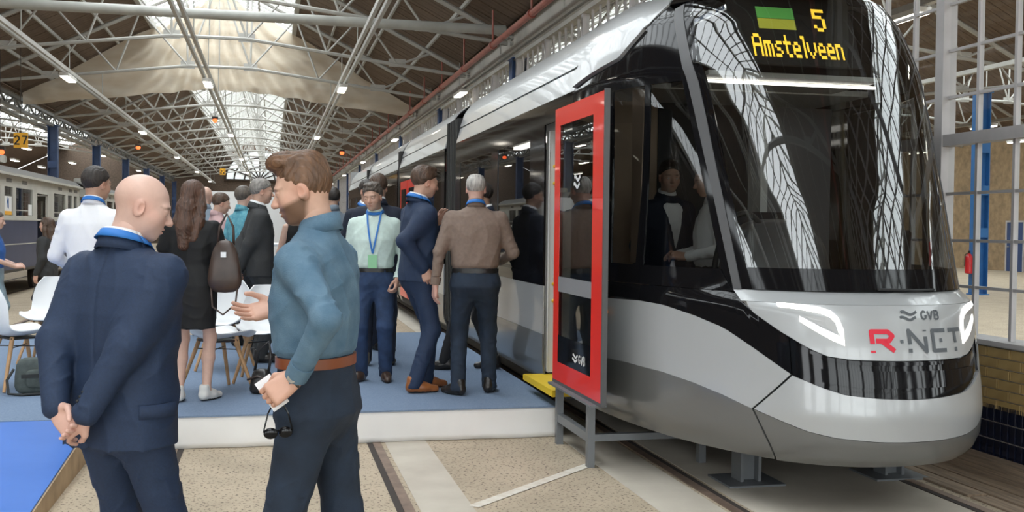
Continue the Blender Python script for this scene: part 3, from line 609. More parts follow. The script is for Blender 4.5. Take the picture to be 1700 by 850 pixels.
for y in (12.75, 18.6, 25.0):
    g = MB()
    for k in range(14 if y < 13 else 5):
        yy = y + .03 + k * .06; w_ = 1.155 - (.03 if k % 2 else 0); g.b2((CX - w_, yy - .03, .4), (CX + w_, yy + .03, 2.95))
    g.build('gangway_bellows', m_mblk, TR)
MB().b2((2.26, 30.95, .33), (4.5, 31.0, 3.2)).build('end_wall', m_sil, TR)
# interior of the first section
MB().b2((2.7, 5.75, .34), (4.06, 6.4, .38)).b2((2.5, 6.4, .34), (4.26, 7.2, .38)).b2((2.3, 7.2, .34), (4.46, 12.75, .38)).build('floor_pan', m_ingrey, TR)
MB().b2((2.45, 7.0, 2.6), (4.3, 12.75, 2.64)).b2((2.75, 6.35, 2.61), (4.0, 7.0, 2.64)).build('ceiling_lining', m_inwhite, TR)
for x in (2.95, 3.8): MB().b2((x - .05, 8.3, 2.565), (x + .05, 12.6, 2.6)).build('light_strip', m_strip, TR)
MB().b2((2.72, 6.5, 2.585), (4.05, 6.52, 2.603)).build('light_strip', m_strip, TR)
MB().b2((2.25, 8.455, .4), (2.62, 8.54, 2.42), .01).build('door_jamb', m_inwhite, TR)
for z in (1.0, 1.98): MB().tube([(2.3, 8.45, z), (2.3, 8.36, z), (2.3, 8.36, z + .14), (2.3, 8.45, z + .14)], .016, 8).build('yellow_handle', m_yellow, TR)
MB().b2((2.06, 7.58, .335), (2.5, 8.5, .385), .006).build('door_step', m_yellow, TR, label='bright yellow door sill'); MB().b2((2.2, 7.6, .31), (2.5, 8.5, .335)).build('step_base', m_mblk, TR)
for k in range(3): MB().tube([(2.75 + k * .6, 8.75, .38), (2.75 + k * .6, 8.75, 2.6)], .018, 8).build('grab_pole', m_yellow, TR)
def seat(x, y):
    MB().b2((x - .22, y - .2, .78), (x + .22, y + .24, .86), .03).b2((x - .22, y + .2, .84), (x + .22, y + .28, 1.5), .03).build('passenger_seat', m_seat, TR); MB().b2((x - .05, y - .05, .38), (x + .05, y + .1, .78)).build('seat_post', m_ingrey, TR)
for y in (9.4, 10.3, 11.2, 12.1):
    for x in (2.6, 3.9): seat(x, y)
# cab
MB().b2((2.31, 7.78, .38), (2.95, 7.82, 2.6)).build('partition_panel', m_inwood, TR); MB().b2((2.95, 7.77, .38), (3.75, 7.82, 2.6)).build('partition_door', m_mblk, TR); MB().b2((3.75, 7.78, .38), (4.45, 7.82, 2.6)).build('partition_panel', m_ingrey, TR)
MB().b2((3.72, 7.55, .38), (3.78, 7.78, 2.6)).build('partition_post', m_inwhite, TR)
ss = np.linspace(-.36, .36, 25); rim = TS(ss, np.full(25, 1.24), -.05); back = [(x_, 6.25, 1.25) for x_ in np.linspace(2.72, 4.04, 25)]
G = np.stack([rim, np.array(back)], 0); MB().slab(G, G - np.array([0, 0, .5])).build('dashboard', m_mblk, TR)
db = MB(); 
for i, (zz, sc) in enumerate([(0, 1), (.1, 1.0), (.2, .95), (.27, .82), (.3, .6)]): pass
def dome(c, r, cut=0):
    mb = MB(); V = []; n, m_ = 24, 9
    for i in range(m_):
        a = PI / 2 * i / (m_ - 1)
        for j in range(n): b = 2 * PI * j / n; cx_, sx_ = math.cos(b), math.sin(b); V.append((c[0] + r[0] * (abs(cx_) ** .7 * (1 if cx_ > 0 else -1)) * math.cos(a) ** .6, c[1] + r[1] * (abs(sx_) ** .7 * (1 if sx_ > 0 else -1)) * math.cos(a) ** .6, c[2] + r[2] * math.sin(a)))
    return mb.add(V, [(i * n + j, i * n + (j + 1) % n, (i + 1) * n + (j + 1) % n, (i + 1) * n + j) for i in range(m_ - 1) for j in range(n)])
dome((3.06, 6.0, 1.24), (.36, .2, .44)).build('instrument_binnacle', M('cab_black', (.06, .061, .064), .3), TR, 50)
MB().tube([(2.82 + .2 * math.cos(a), 5.93, 1.25 + .46 * math.sin(a)) for a in np.linspace(.35, 2.9, 16)], .018, 8).build('mirror_hoop', m_mblk, TR, 50)
MB().b2((3.9, 6.1, 1.22), (4.1, 6.16, 1.62), .02).build('cab_monitor', m_mblk, TR)
MB().b2((3.45, 7.15, .7), (3.95, 7.55, .85), .04).b2((3.45, 7.48, .85), (3.95, 7.6, 1.75), .04).b2((3.65, 7.3, .38), (3.75, 7.4, .7)).build('driver_seat', m_seat, TR)
# destination display
DPB = dict(z0=2.655, y0=6.05)
def dmap(x, z, l=0.): return (x + .03, DPB['y0'] + (z - DPB['z0']) * .44 - l, z)
D = MB(); D.slab(np.array([[dmap(2.81, 2.645), dmap(2.80, 3.12)], [dmap(3.64, 2.645), dmap(3.64, 3.12)]]), np.array([[dmap(2.81, 2.645, -.06), dmap(2.80, 3.12, -.06)], [dmap(3.64, 2.645, -.06), dmap(3.64, 3.12, -.06)]]))
disp = D.build('destination_display', m_mblk, TR)
LED = {'A': ".###.|#...#|#...#|#####|#...#|#...#|#...#", 'm': ".....|.....|####.|#.#.#|#.#.#|#.#.#|#.#.#", 's': "....|....|.###|#...|.##.|...#|###.", 't': ".#..|.#..|####|.#..|.#..|.#..|..##",
       'e': "....|....|.##.|#..#|####|#...|.###", 'l': "##|.#|.#|.#|.#|.#|.#", 'v': ".....|.....|#...#|#...#|#...#|.#.#.|..#..", 'n': "....|....|###.|#..#|#..#|#..#|#..#", '5': "####|#...|###.|...#|...#|#..#|.##."}
def led(txt, x, z, px, pz, name, mat):
    for ch in txt:
        rows = LED[ch].split('|'); mb = MB()
        for r, row in enumerate(rows):
            for c, v in enumerate(row):
                if v == '#':
                    a, b = x + c * px, z + (6 - r) * pz
                    mb.add([dmap(a, b, .004), dmap(a + px * 1.04, b, .004), dmap(a + px * 1.04, b + pz * 1.04, .004), dmap(a, b + pz * 1.04, .004)], [(0, 1, 2, 3)])
        mb.build(name, mat, disp); x += (len(rows[0]) + .9) * px
led('Amstelveen', 2.905, 2.695, .0127, .0215, 'led_letter', m_led); led('5', 3.36, 2.885, .021, .022, 'led_digit', m_led)
def quad(x0, x1, z0, z1, l=.004): return MB().add([dmap(x0, z0, l), dmap(x1, z0, l), dmap(x1, z1, l), dmap(x0, z1, l)], [(0, 1, 2, 3)])
quad(2.97, 3.23, 2.885, 2.955).build('led_flag_stripe', m_ledy, disp); quad(2.97, 3.23, 2.958, 3.035).build('led_flag_stripe', m_ledg, disp)
# wiper, indicator, plates
wp = MB().tube([tuple(TS(s_, z_, .02)) for s_, z_ in ((-.02, 1.275), (.06, 1.268), (.13, 1.27))], .008, 6); wp.build('wiper', m_mblk, TR)
p_ = TS(-.825, 1.04, .02); MB().ell(tuple(p_), (.02, .03, .025), 10, 6).build('side_indicator', M('amber_lens', (.9, .28, .02), .3), TR, True)
MB().b2((2.5, 6.8, .30), (4.26, 12.7, .335)).b2((2.75, 5.7, .30), (4.0, 6.8, .335)).build('underframe', m_mblk, TR)
# red door leaf, swung out on its arms and slid forward
XD = 2.08
DF = MB(); DF.b2((XD - .012, 6.41, .48), (XD + .012, 7.59, .62)).b2((XD - .012, 6.41, 2.36), (XD + .012, 7.59, 2.49)).b2((XD - .012, 6.41, .62), (XD + .012, 6.64, 2.36)).b2((XD - .012, 7.46, .62), (XD + .012, 7.59, 2.36))
dr = DF.build('door_leaf', m_tred, TR, label='bright red door leaf')
MB().b2((XD - .008, 6.64, .62), (XD + .008, 7.46, 2.36)).build('door_pane', m_tglass, dr); MB().b2((XD - .0115, 6.64, 1.14), (XD + .0115, 7.46, 1.25)).build('door_bar', m_ingrey, dr)
MB().b2((XD - .014, 6.385, .47), (XD + .02, 6.409, 2.5)).b2((XD - .01, 6.4, .455), (XD + .02, 7.6, .48)).build('edge_seal', m_pil, dr)
MB().b2((XD - .0105, 6.64, .62), (XD - .009, 7.46, .82)).build('pane_border', m_gblk, dr)
dl = MB(); dm = lambda a, b, l: (XD - .0135 - l, 7.06 - a, .685 + b)
for dz in (0, .03): strokes(dl, [[(i * .012 + dz * .3, dz + .009 * math.sin(i * .75 + .6)) for i in range(11)]], .016, dm)
tp, tw = text_polys('GVB', .055); strokes(dl, [[(.15 + a, -.008 + b) for a, b in p] for p in tp], .013, dm); dl.build('door_logo', m_logow, dr)
dl = MB()
for dz in (0, .05): strokes(dl, [[(-.02 + i * .016 + dz * .3, 1.22 + dz + .014 * math.sin(i * .75 + .6)) for i in range(10)]], .024, dm)
dl.build('door_logo', m_logow, dr)
MB().b2((XD + .0125, 6.41, .48), (XD + .018, 7.59, .62)).b2((XD + .0125, 6.41, 2.36), (XD + .018, 7.59, 2.49)).b2((XD + .0125, 6.41, .62), (XD + .018, 6.64, 2.36)).b2((XD + .0125, 7.46, .62), (XD + .018, 7.59, 2.36)).build('inner_lining', m_mblk, dr)
for z in (.75, 2.3): MB().beam((XD + .02, 7.3, z), (2.32, 7.62, z), .03, .03).build('door_arm', m_ingrey, dr)
# ------------------------------------------------------------------ platform, ramp, supports
m_carpet = M('blue_grey_carpet', (.135, .195, .295), .95, var=.3, vscale=90, col2=(.2, .265, .37), bump=.3, bscale=200)
m_skirt = M('white_skirting_cloth', (.78, .77, .75), .8, var=.05, vscale=2)
m_mat = M('bright_blue_mat', (.025, .135, .50), .45, var=.25, vscale=1.6, col2=(.045, .17, .57)); m_ply = M('plywood_edge', (.42, .31, .19), .8, var=.2, vscale=6)
PZ = .24
pf = thing('platform', 'low platform with blue grey carpet and white cloth front beside the tram', 'platform', (0, 0, 0))
MB().b2((-4.6, 7.78, 0), (2.18, 13.5, PZ - .012)).build('platform_box', m_ply, pf); MB().b2((-4.6, 7.755, PZ - .012), (2.19, 13.5, PZ)).build('carpet', m_carpet, pf)
G = np.array([[(-4.6 + 6.79 * i / 90, 7.765 - (1 - j / 6) * (.006 + .006 * math.sin(i * .9) + .005 * math.sin(i * .31 + j)), .004 + (PZ - .008) * j / 6) for j in range(7)] for i in range(91)])
MB().slab(G, G + np.array([0, .006, 0])).build('cloth_skirt', m_skirt, pf, True)
MB().b2((2.181, 7.76, .004), (2.19, 13.5, PZ - .013)).build('side_skirt', m_skirt, pf)
rm = thing('ramp', 'bright blue ramp with plywood edge leading up to the platform', 'ramp', (0, 0, 0))
def wedge(x0, x1, y0, y1, z0, z1, th=None):
    zb0, zb1 = (0, 0) if th is None else (z0 - th, z1 - th)
    return MB().add([(x0, y0, zb0), (x1, y0, zb0), (x1, y1, zb1), (x0, y1, zb1), (x0, y0, z0), (x1, y0, z0), (x1, y1, z1), (x0, y1, z1)], [(3, 2, 1, 0), (4, 5, 6, 7), (0, 1, 5, 4), (1, 2, 6, 5), (2, 3, 7, 6), (3, 0, 4, 7)])
wedge(-4.4, -1.2, 4.6, 7.745, .012, .222).build('ramp_base', m_ply, rm); wedge(-4.4, -1.21, 4.6, 7.745, .02, .237, .014).build('mat', m_mat, rm)
m_trest = M('grey_trestle_steel', (.17, .18, .19), .45, .3)
ts = thing('door_trestle', 'grey steel trestle propping up the open red tram door', 'trestle', (0, 0, 0))
MB().beam((2.1, 6.72, 0), (2.1, 6.72, .44), .05, .05).build('post', m_trest, ts); MB().beam((2.1, 7.5, .0), (2.1, 7.5, .44), .05, .05).build('post', m_trest, ts)
MB().beam((2.1, 6.745, .2), (2.1, 7.475, .2), .045, .06).build('rail', m_trest, ts); MB().beam((2.125, 6.72, .2), (2.9, 6.72, .2), .05, .045).build('cross_bar', m_trest, ts); MB().b2((2.03, 6.5, .44), (2.14, 7.58, .455)).build('top_plate', m_trest, ts)
MB().beam((2.9, 6.72, 0), (2.9, 6.72, .225), .05, .05).build('post', m_trest, ts)
for x in (2.97, 3.99):
    j = thing('jack_stand', 'grey steel jack stand under the tram nose on the side of the ' + ('trestle' if x < 3.5 else 'tiled wall'), 'jack stand', (x, 6.16, 0), group='jack stands under the tram nose')
    MB().b2((-.19, -.17, 0), (.19, .17, .014)).build('base_plate', m_trest, j); MB().b2((-.07, -.07, .014), (-.05, .07, .298)).b2((.05, -.07, .014), (.07, .07, .298)).b2((-.05, -.01, .014), (.05, .01, .298)).build('post', m_trest, j)
# ------------------------------------------------------------------ chairs
m_shell = M('white_plastic_shell', (.78, .79, .80), .35); m_leg = M('beech_leg', (.50, .29, .14), .5, var=.2, vscale=12); m_wire = M('black_wire', (.02, .02, .02), .4)
def make_chair():
    r = thing('shell_chair', 'white shell chair', 'chair')
    pr = [(.245, .425), (.20, .447), (.10, .44), (0, .428), (-.10, .425), (-.165, .44), (-.205, .49), (-.228, .57), (-.25, .66), (-.27, .75), (-.28, .80), (-.285, .825)]
    wd = [.19, .215, .228, .232, .232, .23, .228, .225, .218, .205, .18, .12]
    k = len(pr); P2 = resample([(p[0] / 2, p[1]) for p in pr], 26); P2[:, 0] *= 2; W2 = np.interp(np.linspace(0, 1, 26), np.linspace(0, 1, k), wd)
    G = []
    for i in range(26):
        t = np.clip((P2[i, 1] - .44) / .25, 0, 1) if P2[i, 0] < -.12 else 0.; row = []
        for j in range(15):
            u = -1 + 2 * j / 14; c = .055 * abs(u) ** 2.6; row.append((u * W2[i], P2[i, 0] + c * t * 1.3, P2[i, 1] + c * (1 - t)))
        G.append(row)
    G = np.array(G); d1 = np.gradient(G, axis=0); d2 = np.gradient(G, axis=1); n = np.cross(d1, d2); n /= np.linalg.norm(n, axis=-1, keepdims=True)
    MB().slab(G, G + n * .009).build('seat_shell', m_shell, r, 60)
    for sx in (-1, 1):
        for sy in (-1, 1):
            MB().tube([(sx * .11, sy * .1 - .01, .425), (sx * .225, sy * .215 - .01, 0)], [.019, .013], 10).build('leg', m_leg, r, 40)
    for sx in (-1, 1): MB().tube([(sx * .13, .11, .34), (-sx * .13, -.12, .34)], .005, 5).build('cross_wire', m_wire, r)
    MB().b2((-.13, -.13, .405), (.13, .11, .42)).build('seat_mount', m_wire, r)
    return r
ch0 = make_chair()
chairs = [(-2.02, 9.35, -55, 'white shell chair beside the grey bag, turned away from the ramp'), (-2.12, 11.0, 172, 'white shell chair in front of the man in the white shirt'), (-2.05, 12.0, 150, 'white shell chair farthest back near the old tram'),
          (-.42, 8.92, -62, 'white shell chair right behind the woman in the black dress'), (-.42, 10.25, 168, 'white shell chair by the feet of the man in the charcoal suit'), (-.06, 9.42, 172, 'white shell chair facing out beside the black leather bag')]
for i, (x, y, a, lab) in enumerate(chairs):
    c = ch0 if i == 0 else copy_tree(ch0)
    c.location = (x, y, PZ + .005); c.rotation_euler.z = math.radians(a); tag(c, lab, 'chair', 'white shell chairs on the platform')
# ------------------------------------------------------------------ bags
m_bagg = M('grey_bag_cloth', (.07, .085, .08), .8, var=.2, vscale=20, bump=.2, bscale=90); m_bagd = M('black_webbing', (.02, .022, .022), .7); m_brown = M('dark_brown_leather', (.05, .03, .022), .35, var=.3, vscale=9); m_bleather = M('black_leather', (.02, .017, .016), .3, var=.2, vscale=9)
def rbox(w, d, h, n=14, sag=0., p=4.):
    mb = MB(); m_ = 10; V = []
    for i in range(m_ + 1):
        a = -PI / 2 + PI * i / m_; ca = max(0, math.cos(a)) ** (2 / p); sz = math.copysign(abs(math.sin(a)) ** (2 / p), math.sin(a))
        for j in range(24):
            b = 2 * PI * j / 24; cb = math.copysign(abs(math.cos(b)) ** (2 / p), math.cos(b)); sb = math.copysign(abs(math.sin(b)) ** (2 / p), math.sin(b)); k = 1 - sag * (sz + 1) / 2
            V.append((w / 2 * ca * cb * k, d / 2 * ca * sb * k, h / 2 + h / 2 * sz))
    return mb.add(V, [(i * 24 + j, i * 24 + (j + 1) % 24, (i + 1) * 24 + (j + 1) % 24, (i + 1) * 24 + j) for i in range(m_) for j in range(24)])
bg_ = thing('shoulder_bag', 'grey cloth shoulder bag lying by a chair on the carpet', 'bag', (-1.84, 9.0, PZ), math.radians(14))
rbox(.31, .13, .29, sag=.14).build('bag_body', m_bagg, bg_, True); fp = rbox(.2, .05, .15).build('front_pocket', m_bagg, bg_, True); fp.location = (.03, -.06, .05)
MB().b2((-.1, -.093, .135), (.14, -.083, .165)).build('pocket_strap', m_bagd, bg_); MB().tube([(-.15, 0, .2), (-.2, -.04, .12), (-.19, -.1, .02), (-.1, -.14, .012), (.05, -.13, .012), (.17, -.06, .02), (.15, 0, .18)], .011, 6).build('carry_strap', m_bagd, bg_, True)
b2_ = thing('leather_bag', 'black leather bag with straps on the carpet between the chairs', 'bag', (-.07, 8.72, PZ), math.radians(-20))
rbox(.2, .16, .2, sag=.35).build('bag_body', m_bleather, b2_, True); MB().tube([(-.06, 0, .18), (-.03, .02, .34), (.05, .03, .42), (.07, .02, .3), (.06, 0, .18)], .012, 6).build('handle', m_bleather, b2_, True); MB().tube([(-.09, -.08, .12), (0, -.09, .15), (.09, -.08, .12)], .01, 6).build('buckle_strap', m_brown, b2_, True)
hb = thing('handbag', 'brown leather handbag hanging from the shoulder of the woman in black', 'handbag', (-.34, 8.2, 1.09), math.radians(-8))
rbox(.3, .13, .4, sag=.45, p=3).build('bag_body', m_brown, hb, True); MB().tube([(-.06, .03, .36), (-.05, .06, .5), (.0, .075, .60), (.05, .06, .5), (.06, .03, .36)], .011, 6).build('shoulder_strap', m_brown, hb, True); MB().tube([(-.1, -.02, .06), (-.08, -.06, -.1), (0, -.07, -.16), (.09, -.06, -.08), (.1, -.02, .06)], .008, 6).build('long_strap', m_brown, hb, True); MB().b2((-.02, -.062, .27), (.02, -.052, .31)).build('tag', m_shell, hb)
# ------------------------------------------------------------------ high table, notice board
m_wht = M('white_board', (.8, .8, .79), .5); m_ink = M('blue_print', (.02, .12, .35), .6)
tb = thing('bar_table', 'white high bar table beside the man in the charcoal suit', 'table', (.3, 11.95, PZ))
MB().lathe((0, 0, 1.14), [(.34, 0), (.35, .01), (.35, .025), (.34, .03)], 28).build('table_top', m_wht, tb, 40); MB().lathe((0, 0, .02), [(.035, 0), (.03, 1.12)], 12).build('post', m_wht, tb, 40); MB().lathe((0, 0, 0), [(.26, 0), (.26, .012), (.05, .03)], 24).build('base', m_wht, tb, 40)
nb_ = thing('notice_board', 'white notice board with a blue question mark behind the crowd', 'board', (-.45, 16.0, 0))
MB().b2((-.72, -.02, .95), (.72, .02, 2.1), .006).build('panel', m_wht, nb_); mb = MB(); tp, tw = text_polys('?', .3); strokes(mb, tp, .05, lambda a, b, l: (-.44 + a, -.023 - l, 1.7 + b)); mb.build('question_mark', m_ink, nb_)
for sx in (-.6, .6): MB().b2((sx - .025, -.02, 0), (sx + .025, .02, .95)).b2((sx - .03, -.25, 0), (sx + .03, .25, .03)).build('foot', m_trest, nb_)
# ------------------------------------------------------------------ old tram in the left aisle
m_cream = M('cream_grey_paint', (.50, .49, .44), .45, var=.1, vscale=2); m_onavy = M('old_navy_paint', (.035, .045, .10), .4, var=.15, vscale=2); m_oroof = M('old_roof_grey', (.17, .165, .155), .7); m_oglass = MG('old_tram_glass', (.45, .47, .45), 1.6); m_owood = M('varnished_wood', (.28, .10, .035), .4)
def old_tram(label, y0, y1, wins, doors, first=True):
    r = thing('old_tram', label, 'tram', (-6.47, 0, 0)); xr = 1.12
    op = sorted([(a, b, 'w') for a, b in wins] + [(a, b, 'd') for a, b in doors])
    for sx in (1, -1):
        lo = MB(); up = MB(); c = y0
        for a, b, k in op:
            up.b2((sx * xr - .03, c, 1.7), (sx * xr + .03, a, 2.62))
            if k == 'w': up.b2((sx * xr - .03, a, 2.36), (sx * xr + .03, b, 2.62)); up.b2((sx * xr - .03, a, 1.7), (sx * xr + .03, b, 1.76))
            else: up.b2((sx * xr - .03, a, 2.3), (sx * xr + .03, b, 2.62))
            c = b
        up.b2((sx * xr - .03, c, 1.7), (sx * xr + .03, y1, 2.62)); c = y0
        for a, b in doors: lo.b2((sx * xr - .035, c, .62), (sx * xr + .035, a, 1.7)); c = b
        lo.b2((sx * xr - .035, c, .62), (sx * xr + .035, y1, 1.7))
        up.build('upper_side', m_cream, r); lo.build('lower_side', m_onavy, r); MB().b2((sx * xr - .045, y0, 1.66), (sx * xr + .045, y1, 1.7)).build('belt_rail', m_cream, r); MB().b2((sx * xr - .04, y0, 1.14), (sx * xr + .042, y1, 1.16)).build('panel_strip', m_cream, r)
        for a, b in wins:
            w = MB().add([(sx * xr, a, 1.76), (sx * xr, b, 1.76), (sx * xr, b, 2.36), (sx * xr, a, 2.36)], [(0, 1, 2, 3)]).build('side_window', m_oglass, r)
            MB().b2((sx * (xr + .031), (a + b) / 2 - .22, 2.45), (sx * (xr + .038), (a + b) / 2 + .22, 2.53)).build('vent_slot', m_oroof, r)
            if b - a > 1.2: MB().b2((sx * (xr - .01), a, 1.87), (sx * (xr + .012), b, 1.89)).build('window_rail', m_cream, r)
        for a, b in doors: MB().b2((sx * (xr - .28), a + .05, .62), (sx * (xr - .24), b - .3, 2.3)).build('door_leaf', m_owood, r)
    for y in (y0, y1):
        MB().b2((-xr, y - .03, .62), (xr, y + .03, 1.75)).build('end_panel', m_onavy, r); MB().b2((-xr, y - .03, 2.4), (xr, y + .03, 2.62)).build('end_head', m_cream, r)
        for sx in (-1, -.35, .35, 1): MB().b2((sx * xr - .05, y - .03, 1.75), (sx * xr + .05, y + .03, 2.4)).build('end_post', m_cream, r)
    G = np.array([[(x, y, 2.62 + .3 * math.sqrt(max(0, 1 - (x / 1.22) ** 2))) for y in (y0 - .1, y1 + .1)] for x in np.linspace(-1.22, 1.22, 15)]); MB().slab(G, G - np.array([0, 0, .03])).build('roof', m_oroof, r, 40)
    MB().b2((-1.1, y0, .55), (1.1, y1, .62)).build('floor_frame', m_oroof, r); MB().b2((-1.24, y0 - .1, 2.59), (-1.16, y1 + .1, 2.64)).b2((1.16, y0 - .1, 2.59), (1.24, y1 + .1, 2.64)).build('gutter', m_cream, r)
    L = y1 - y0
    for fy in (.2, .32, .68, .8):
        for sx in (-.72, .72): MB().tube([(sx - .05, y0 + L * fy, .36), (sx + .05, y0 + L * fy, .36)], .34, 20).build('wheel', m_groove, r, 40)
    for fy in (.26, .74): MB().b2((-.85, y0 + L * fy - 1.2, .3), (-.8, y0 + L * fy + 1.2, .5)).b2((.8, y0 + L * fy - 1.2, .3), (.85, y0 + L * fy + 1.2, .5)).build('bogie_frame', m_groove, r)
    for yy in (y0 + L * .3, y0 + L * .42): MB().b2((.2, yy - .3, 2.92), (.8, yy + .3, 3.08), .03).build('roof_box', m_cream, r)
    return r
W_ = [(20.4, 21.6), (21.9, 22.9), (23.25, 23.97), (24.23, 25.85), (28.29, 29.79), (30.13, 30.74), (31.0, 31.5)]
ot = old_tram('old cream and navy tram with open wooden door in the left aisle', 19.6, 31.8, W_, [(26.32, 27.54)])
ps = MB().b2((1.135, 23.3, 1.80), (1.14, 23.9, 2.16)).build('window_poster', m_wht, ot); mb = MB(); tp, tw = text_polys('N', .2); strokes(mb, tp, .05, lambda a, b, l: (1.142 + l, 23.48 + a, 1.92 + b)); mb.build('poster_letter', m_ink, ps); MB().b2((1.1405, 23.3, 1.77), (1.1415, 23.9, 1.85)).build('poster_strip', m_yel, ps)
MB().b2((1.135, 25.45, 1.78), (1.14, 25.8, 2.02)).build('window_notice', m_wht, ot)
old_tram('second old cream and navy tram standing behind the first one', 33.2, 45.0, [(33.8 + 1.6 * k, 35.1 + 1.6 * k) for k in range(6)], [])
# ------------------------------------------------------------------ people: smooth-blended fields turned into meshes
class Field:
    def __init__(s, lo, hi, h):
        s.lo = np.array(lo, float); s.h = h; s.n = np.maximum(4, np.ceil((np.array(hi) - s.lo) / h).astype(int) + 1)
        s.ax = [s.lo[i] + h * np.arange(s.n[i]) for i in range(3)]; s.V = np.full(s.n, .12, np.float32)
    def blk(s, lo, hi):
        a = np.clip(np.floor((np.array(lo) - s.lo) / s.h).astype(int), 0, s.n); b = np.clip(np.ceil((np.array(hi) - s.lo) / s.h).astype(int) + 1, 0, s.n)
        if np.any(b <= a): return None, None
        sl = tuple(slice(a[i], b[i]) for i in range(3)); sh = [(-1, 1, 1), (1, -1, 1), (1, 1, -1)]
        return sl, [s.ax[i][sl[i]].reshape(sh[i]).astype(np.float32) for i in range(3)]
    def put(s, d, sl, k, cut=False):
        a = s.V[sl]
        if cut: a = -a
        if k > 0: h = np.clip(.5 + .5 * (a - d) / k, 0, 1); r = a * (1 - h) + d * h - k * h * (1 - h)
        else: r = np.minimum(a, d)
        s.V[sl] = -r if cut else r
    def cone(s, a, b, ra, rb, k=.02, wr=None, cut=False):
        a = np.array(a, float); b = np.array(b, float); m = max(ra, rb) + k + .03
        sl, P = s.blk(np.minimum(a, b) - m, np.maximum(a, b) + m)
        if sl is None: return
        ba = b - a; L2 = float(ba @ ba) + 1e-12
        q = [P[i] - a[i] for i in range(3)]; t0 = (q[0] * ba[0] + q[1] * ba[1] + q[2] * ba[2]) / L2; t = np.clip(t0, 0, 1)
        d = np.sqrt((q[0] - t * ba[0]) ** 2 + (q[1] - t * ba[1]) ** 2 + (q[2] - t * ba[2]) ** 2) - (ra + (rb - ra) * t)
        if wr:
            L = math.sqrt(L2); ph_ = PI * t * L / wr[1] + 1.3 * np.sin(P[0] * 33 + wr[2]) + 1.1 * np.sin(P[1] * 39 + P[2] * 13 + wr[2] * 2) + .5 * np.sin(P[0] * 90 - P[2] * 60); d = d - wr[0] * (2.2 * (1 - np.abs(np.sin(ph_))) ** 2 - .8) * (.55 + .45 * np.sin(P[2] * 23 + P[0] * 17 + wr[2] * 3))
        s.put(d, sl, k, cut)
    def chain(s, pts, rs, k=.02, wr=None):
        for i in range(len(pts) - 1): s.cone(pts[i], pts[i + 1], rs[i], rs[i + 1], k, wr)
    def ell(s, c, r, k=.02, cut=False, R=None):
        c = np.array(c, float); r = np.array(r, float); m = max(r) + k + .02; sl, P = s.blk(c - m, c + m)
        if sl is None: return
        q = [P[i] - c[i] for i in range(3)]
        if R is not None: q = [R[0][i] * q[0] + R[1][i] * q[1] + R[2][i] * q[2] for i in range(3)]
        kk = np.sqrt((q[0] / r[0]) ** 2 + (q[1] / r[1]) ** 2 + (q[2] / r[2]) ** 2); k2 = np.sqrt((q[0] / r[0] ** 2) ** 2 + (q[1] / r[1] ** 2) ** 2 + (q[2] / r[2] ** 2) ** 2) + 1e-9
        s.put(kk * (kk - 1) / k2, sl, k, cut)
    def loft(s, lev, k=.02, p=2.4, wr=None, seam=False):
        lev = np.array(lev, float); z = lev[:, 0]; m = .06; sl, P = s.blk([(lev[:, 1] - lev[:, 3]).min() - m, (lev[:, 2] - lev[:, 4]).min() - m, z[0] - m], [(lev[:, 1] + lev[:, 3]).max() + m, (lev[:, 2] + lev[:, 4]).max() + m, z[-1] + m])
        if sl is None: return
        Z = P[2]; f = lambda c: np.interp(Z, z, lev[:, c]).astype(np.float32); X = P[0] - f(1); Y = P[1] - f(2); a = f(3); b = f(4)
        d = ((np.abs(X / a) ** p + np.abs(Y / b) ** p) ** (1 / p) - 1) * np.minimum(a, b); d = np.maximum(d, np.maximum(z[0] - Z, Z - z[-1]))
        if wr: p1_ = Z * PI / wr[1] + 1.6 * np.sin(X * 13 + wr[2]) + 1.3 * np.sin(Y * 12 + Z * 7 + wr[2]) + X * 9; p2_ = X * 26 + 1.2 * np.sin(Z * 11 + wr[2]) + Y * 8; d = d - wr[0] * ((2.2 * (1 - np.abs(np.sin(p1_))) ** 2.2 - .7) * (.5 + .5 * np.sin(Z * 9 + X * 14 + wr[2])) + .8 * (2 * (1 - np.abs(np.sin(p2_))) ** 2.2 - .7))
        if seam: d = d + .007 * np.exp(-(X / .007) ** 2) * (Y < 0)
        s.put(d, sl, k)
    def keep(s, fn, k=.01):
        sl, P = s.blk(s.lo, s.lo + s.h * s.n); d = fn(P[0], P[1], P[2]) + 0 * s.V; a = s.V; h = np.clip(.5 - .5 * (a - d) / k, 0, 1); s.V = (a * (1 - h) + d * h + k * h * (1 - h)).astype(np.float32)
    def mesh(s):
        V = s.V.copy(); V[0] = V[-1] = .1; V[:, 0] = V[:, -1] = .1; V[:, :, 0] = V[:, :, -1] = .1; S = V < 0; n = np.array(V.shape) - 1
        c = np.zeros(n, np.int8)
        for i in (0, 1):
            for j in (0, 1):
                for k in (0, 1): c += S[i:n[0] + i, j:n[1] + j, k:n[2] + k]
        A = np.argwhere((c > 0) & (c < 8))
        if len(A) == 0: return np.zeros((0, 3)), np.zeros((0, 4), int)
        idx = np.full(n, -1, np.int64); idx[tuple(A.T)] = np.arange(len(A)); pos = np.zeros((len(A), 3)); cnt = np.zeros(len(A)); cor = {}
        for i in (0, 1):
            for j in (0, 1):
                for k in (0, 1): cor[i, j, k] = V[A[:, 0] + i, A[:, 1] + j, A[:, 2] + k]
        for a in cor:
            for d in range(3):
                if a[d] == 0:
                    b = tuple(1 if q == d else a[q] for q in range(3)); va, vb = cor[a], cor[b]; m = (va < 0) != (vb < 0); t = np.where(m, va / np.where(m, va - vb, 1), 0)
                    for q in range(3): pos[:, q] += np.where(m, a[q] + (t if q == d else 0), 0)
                    cnt += m
        pos = (pos / cnt[:, None] + A) * s.h + s.lo; F = []
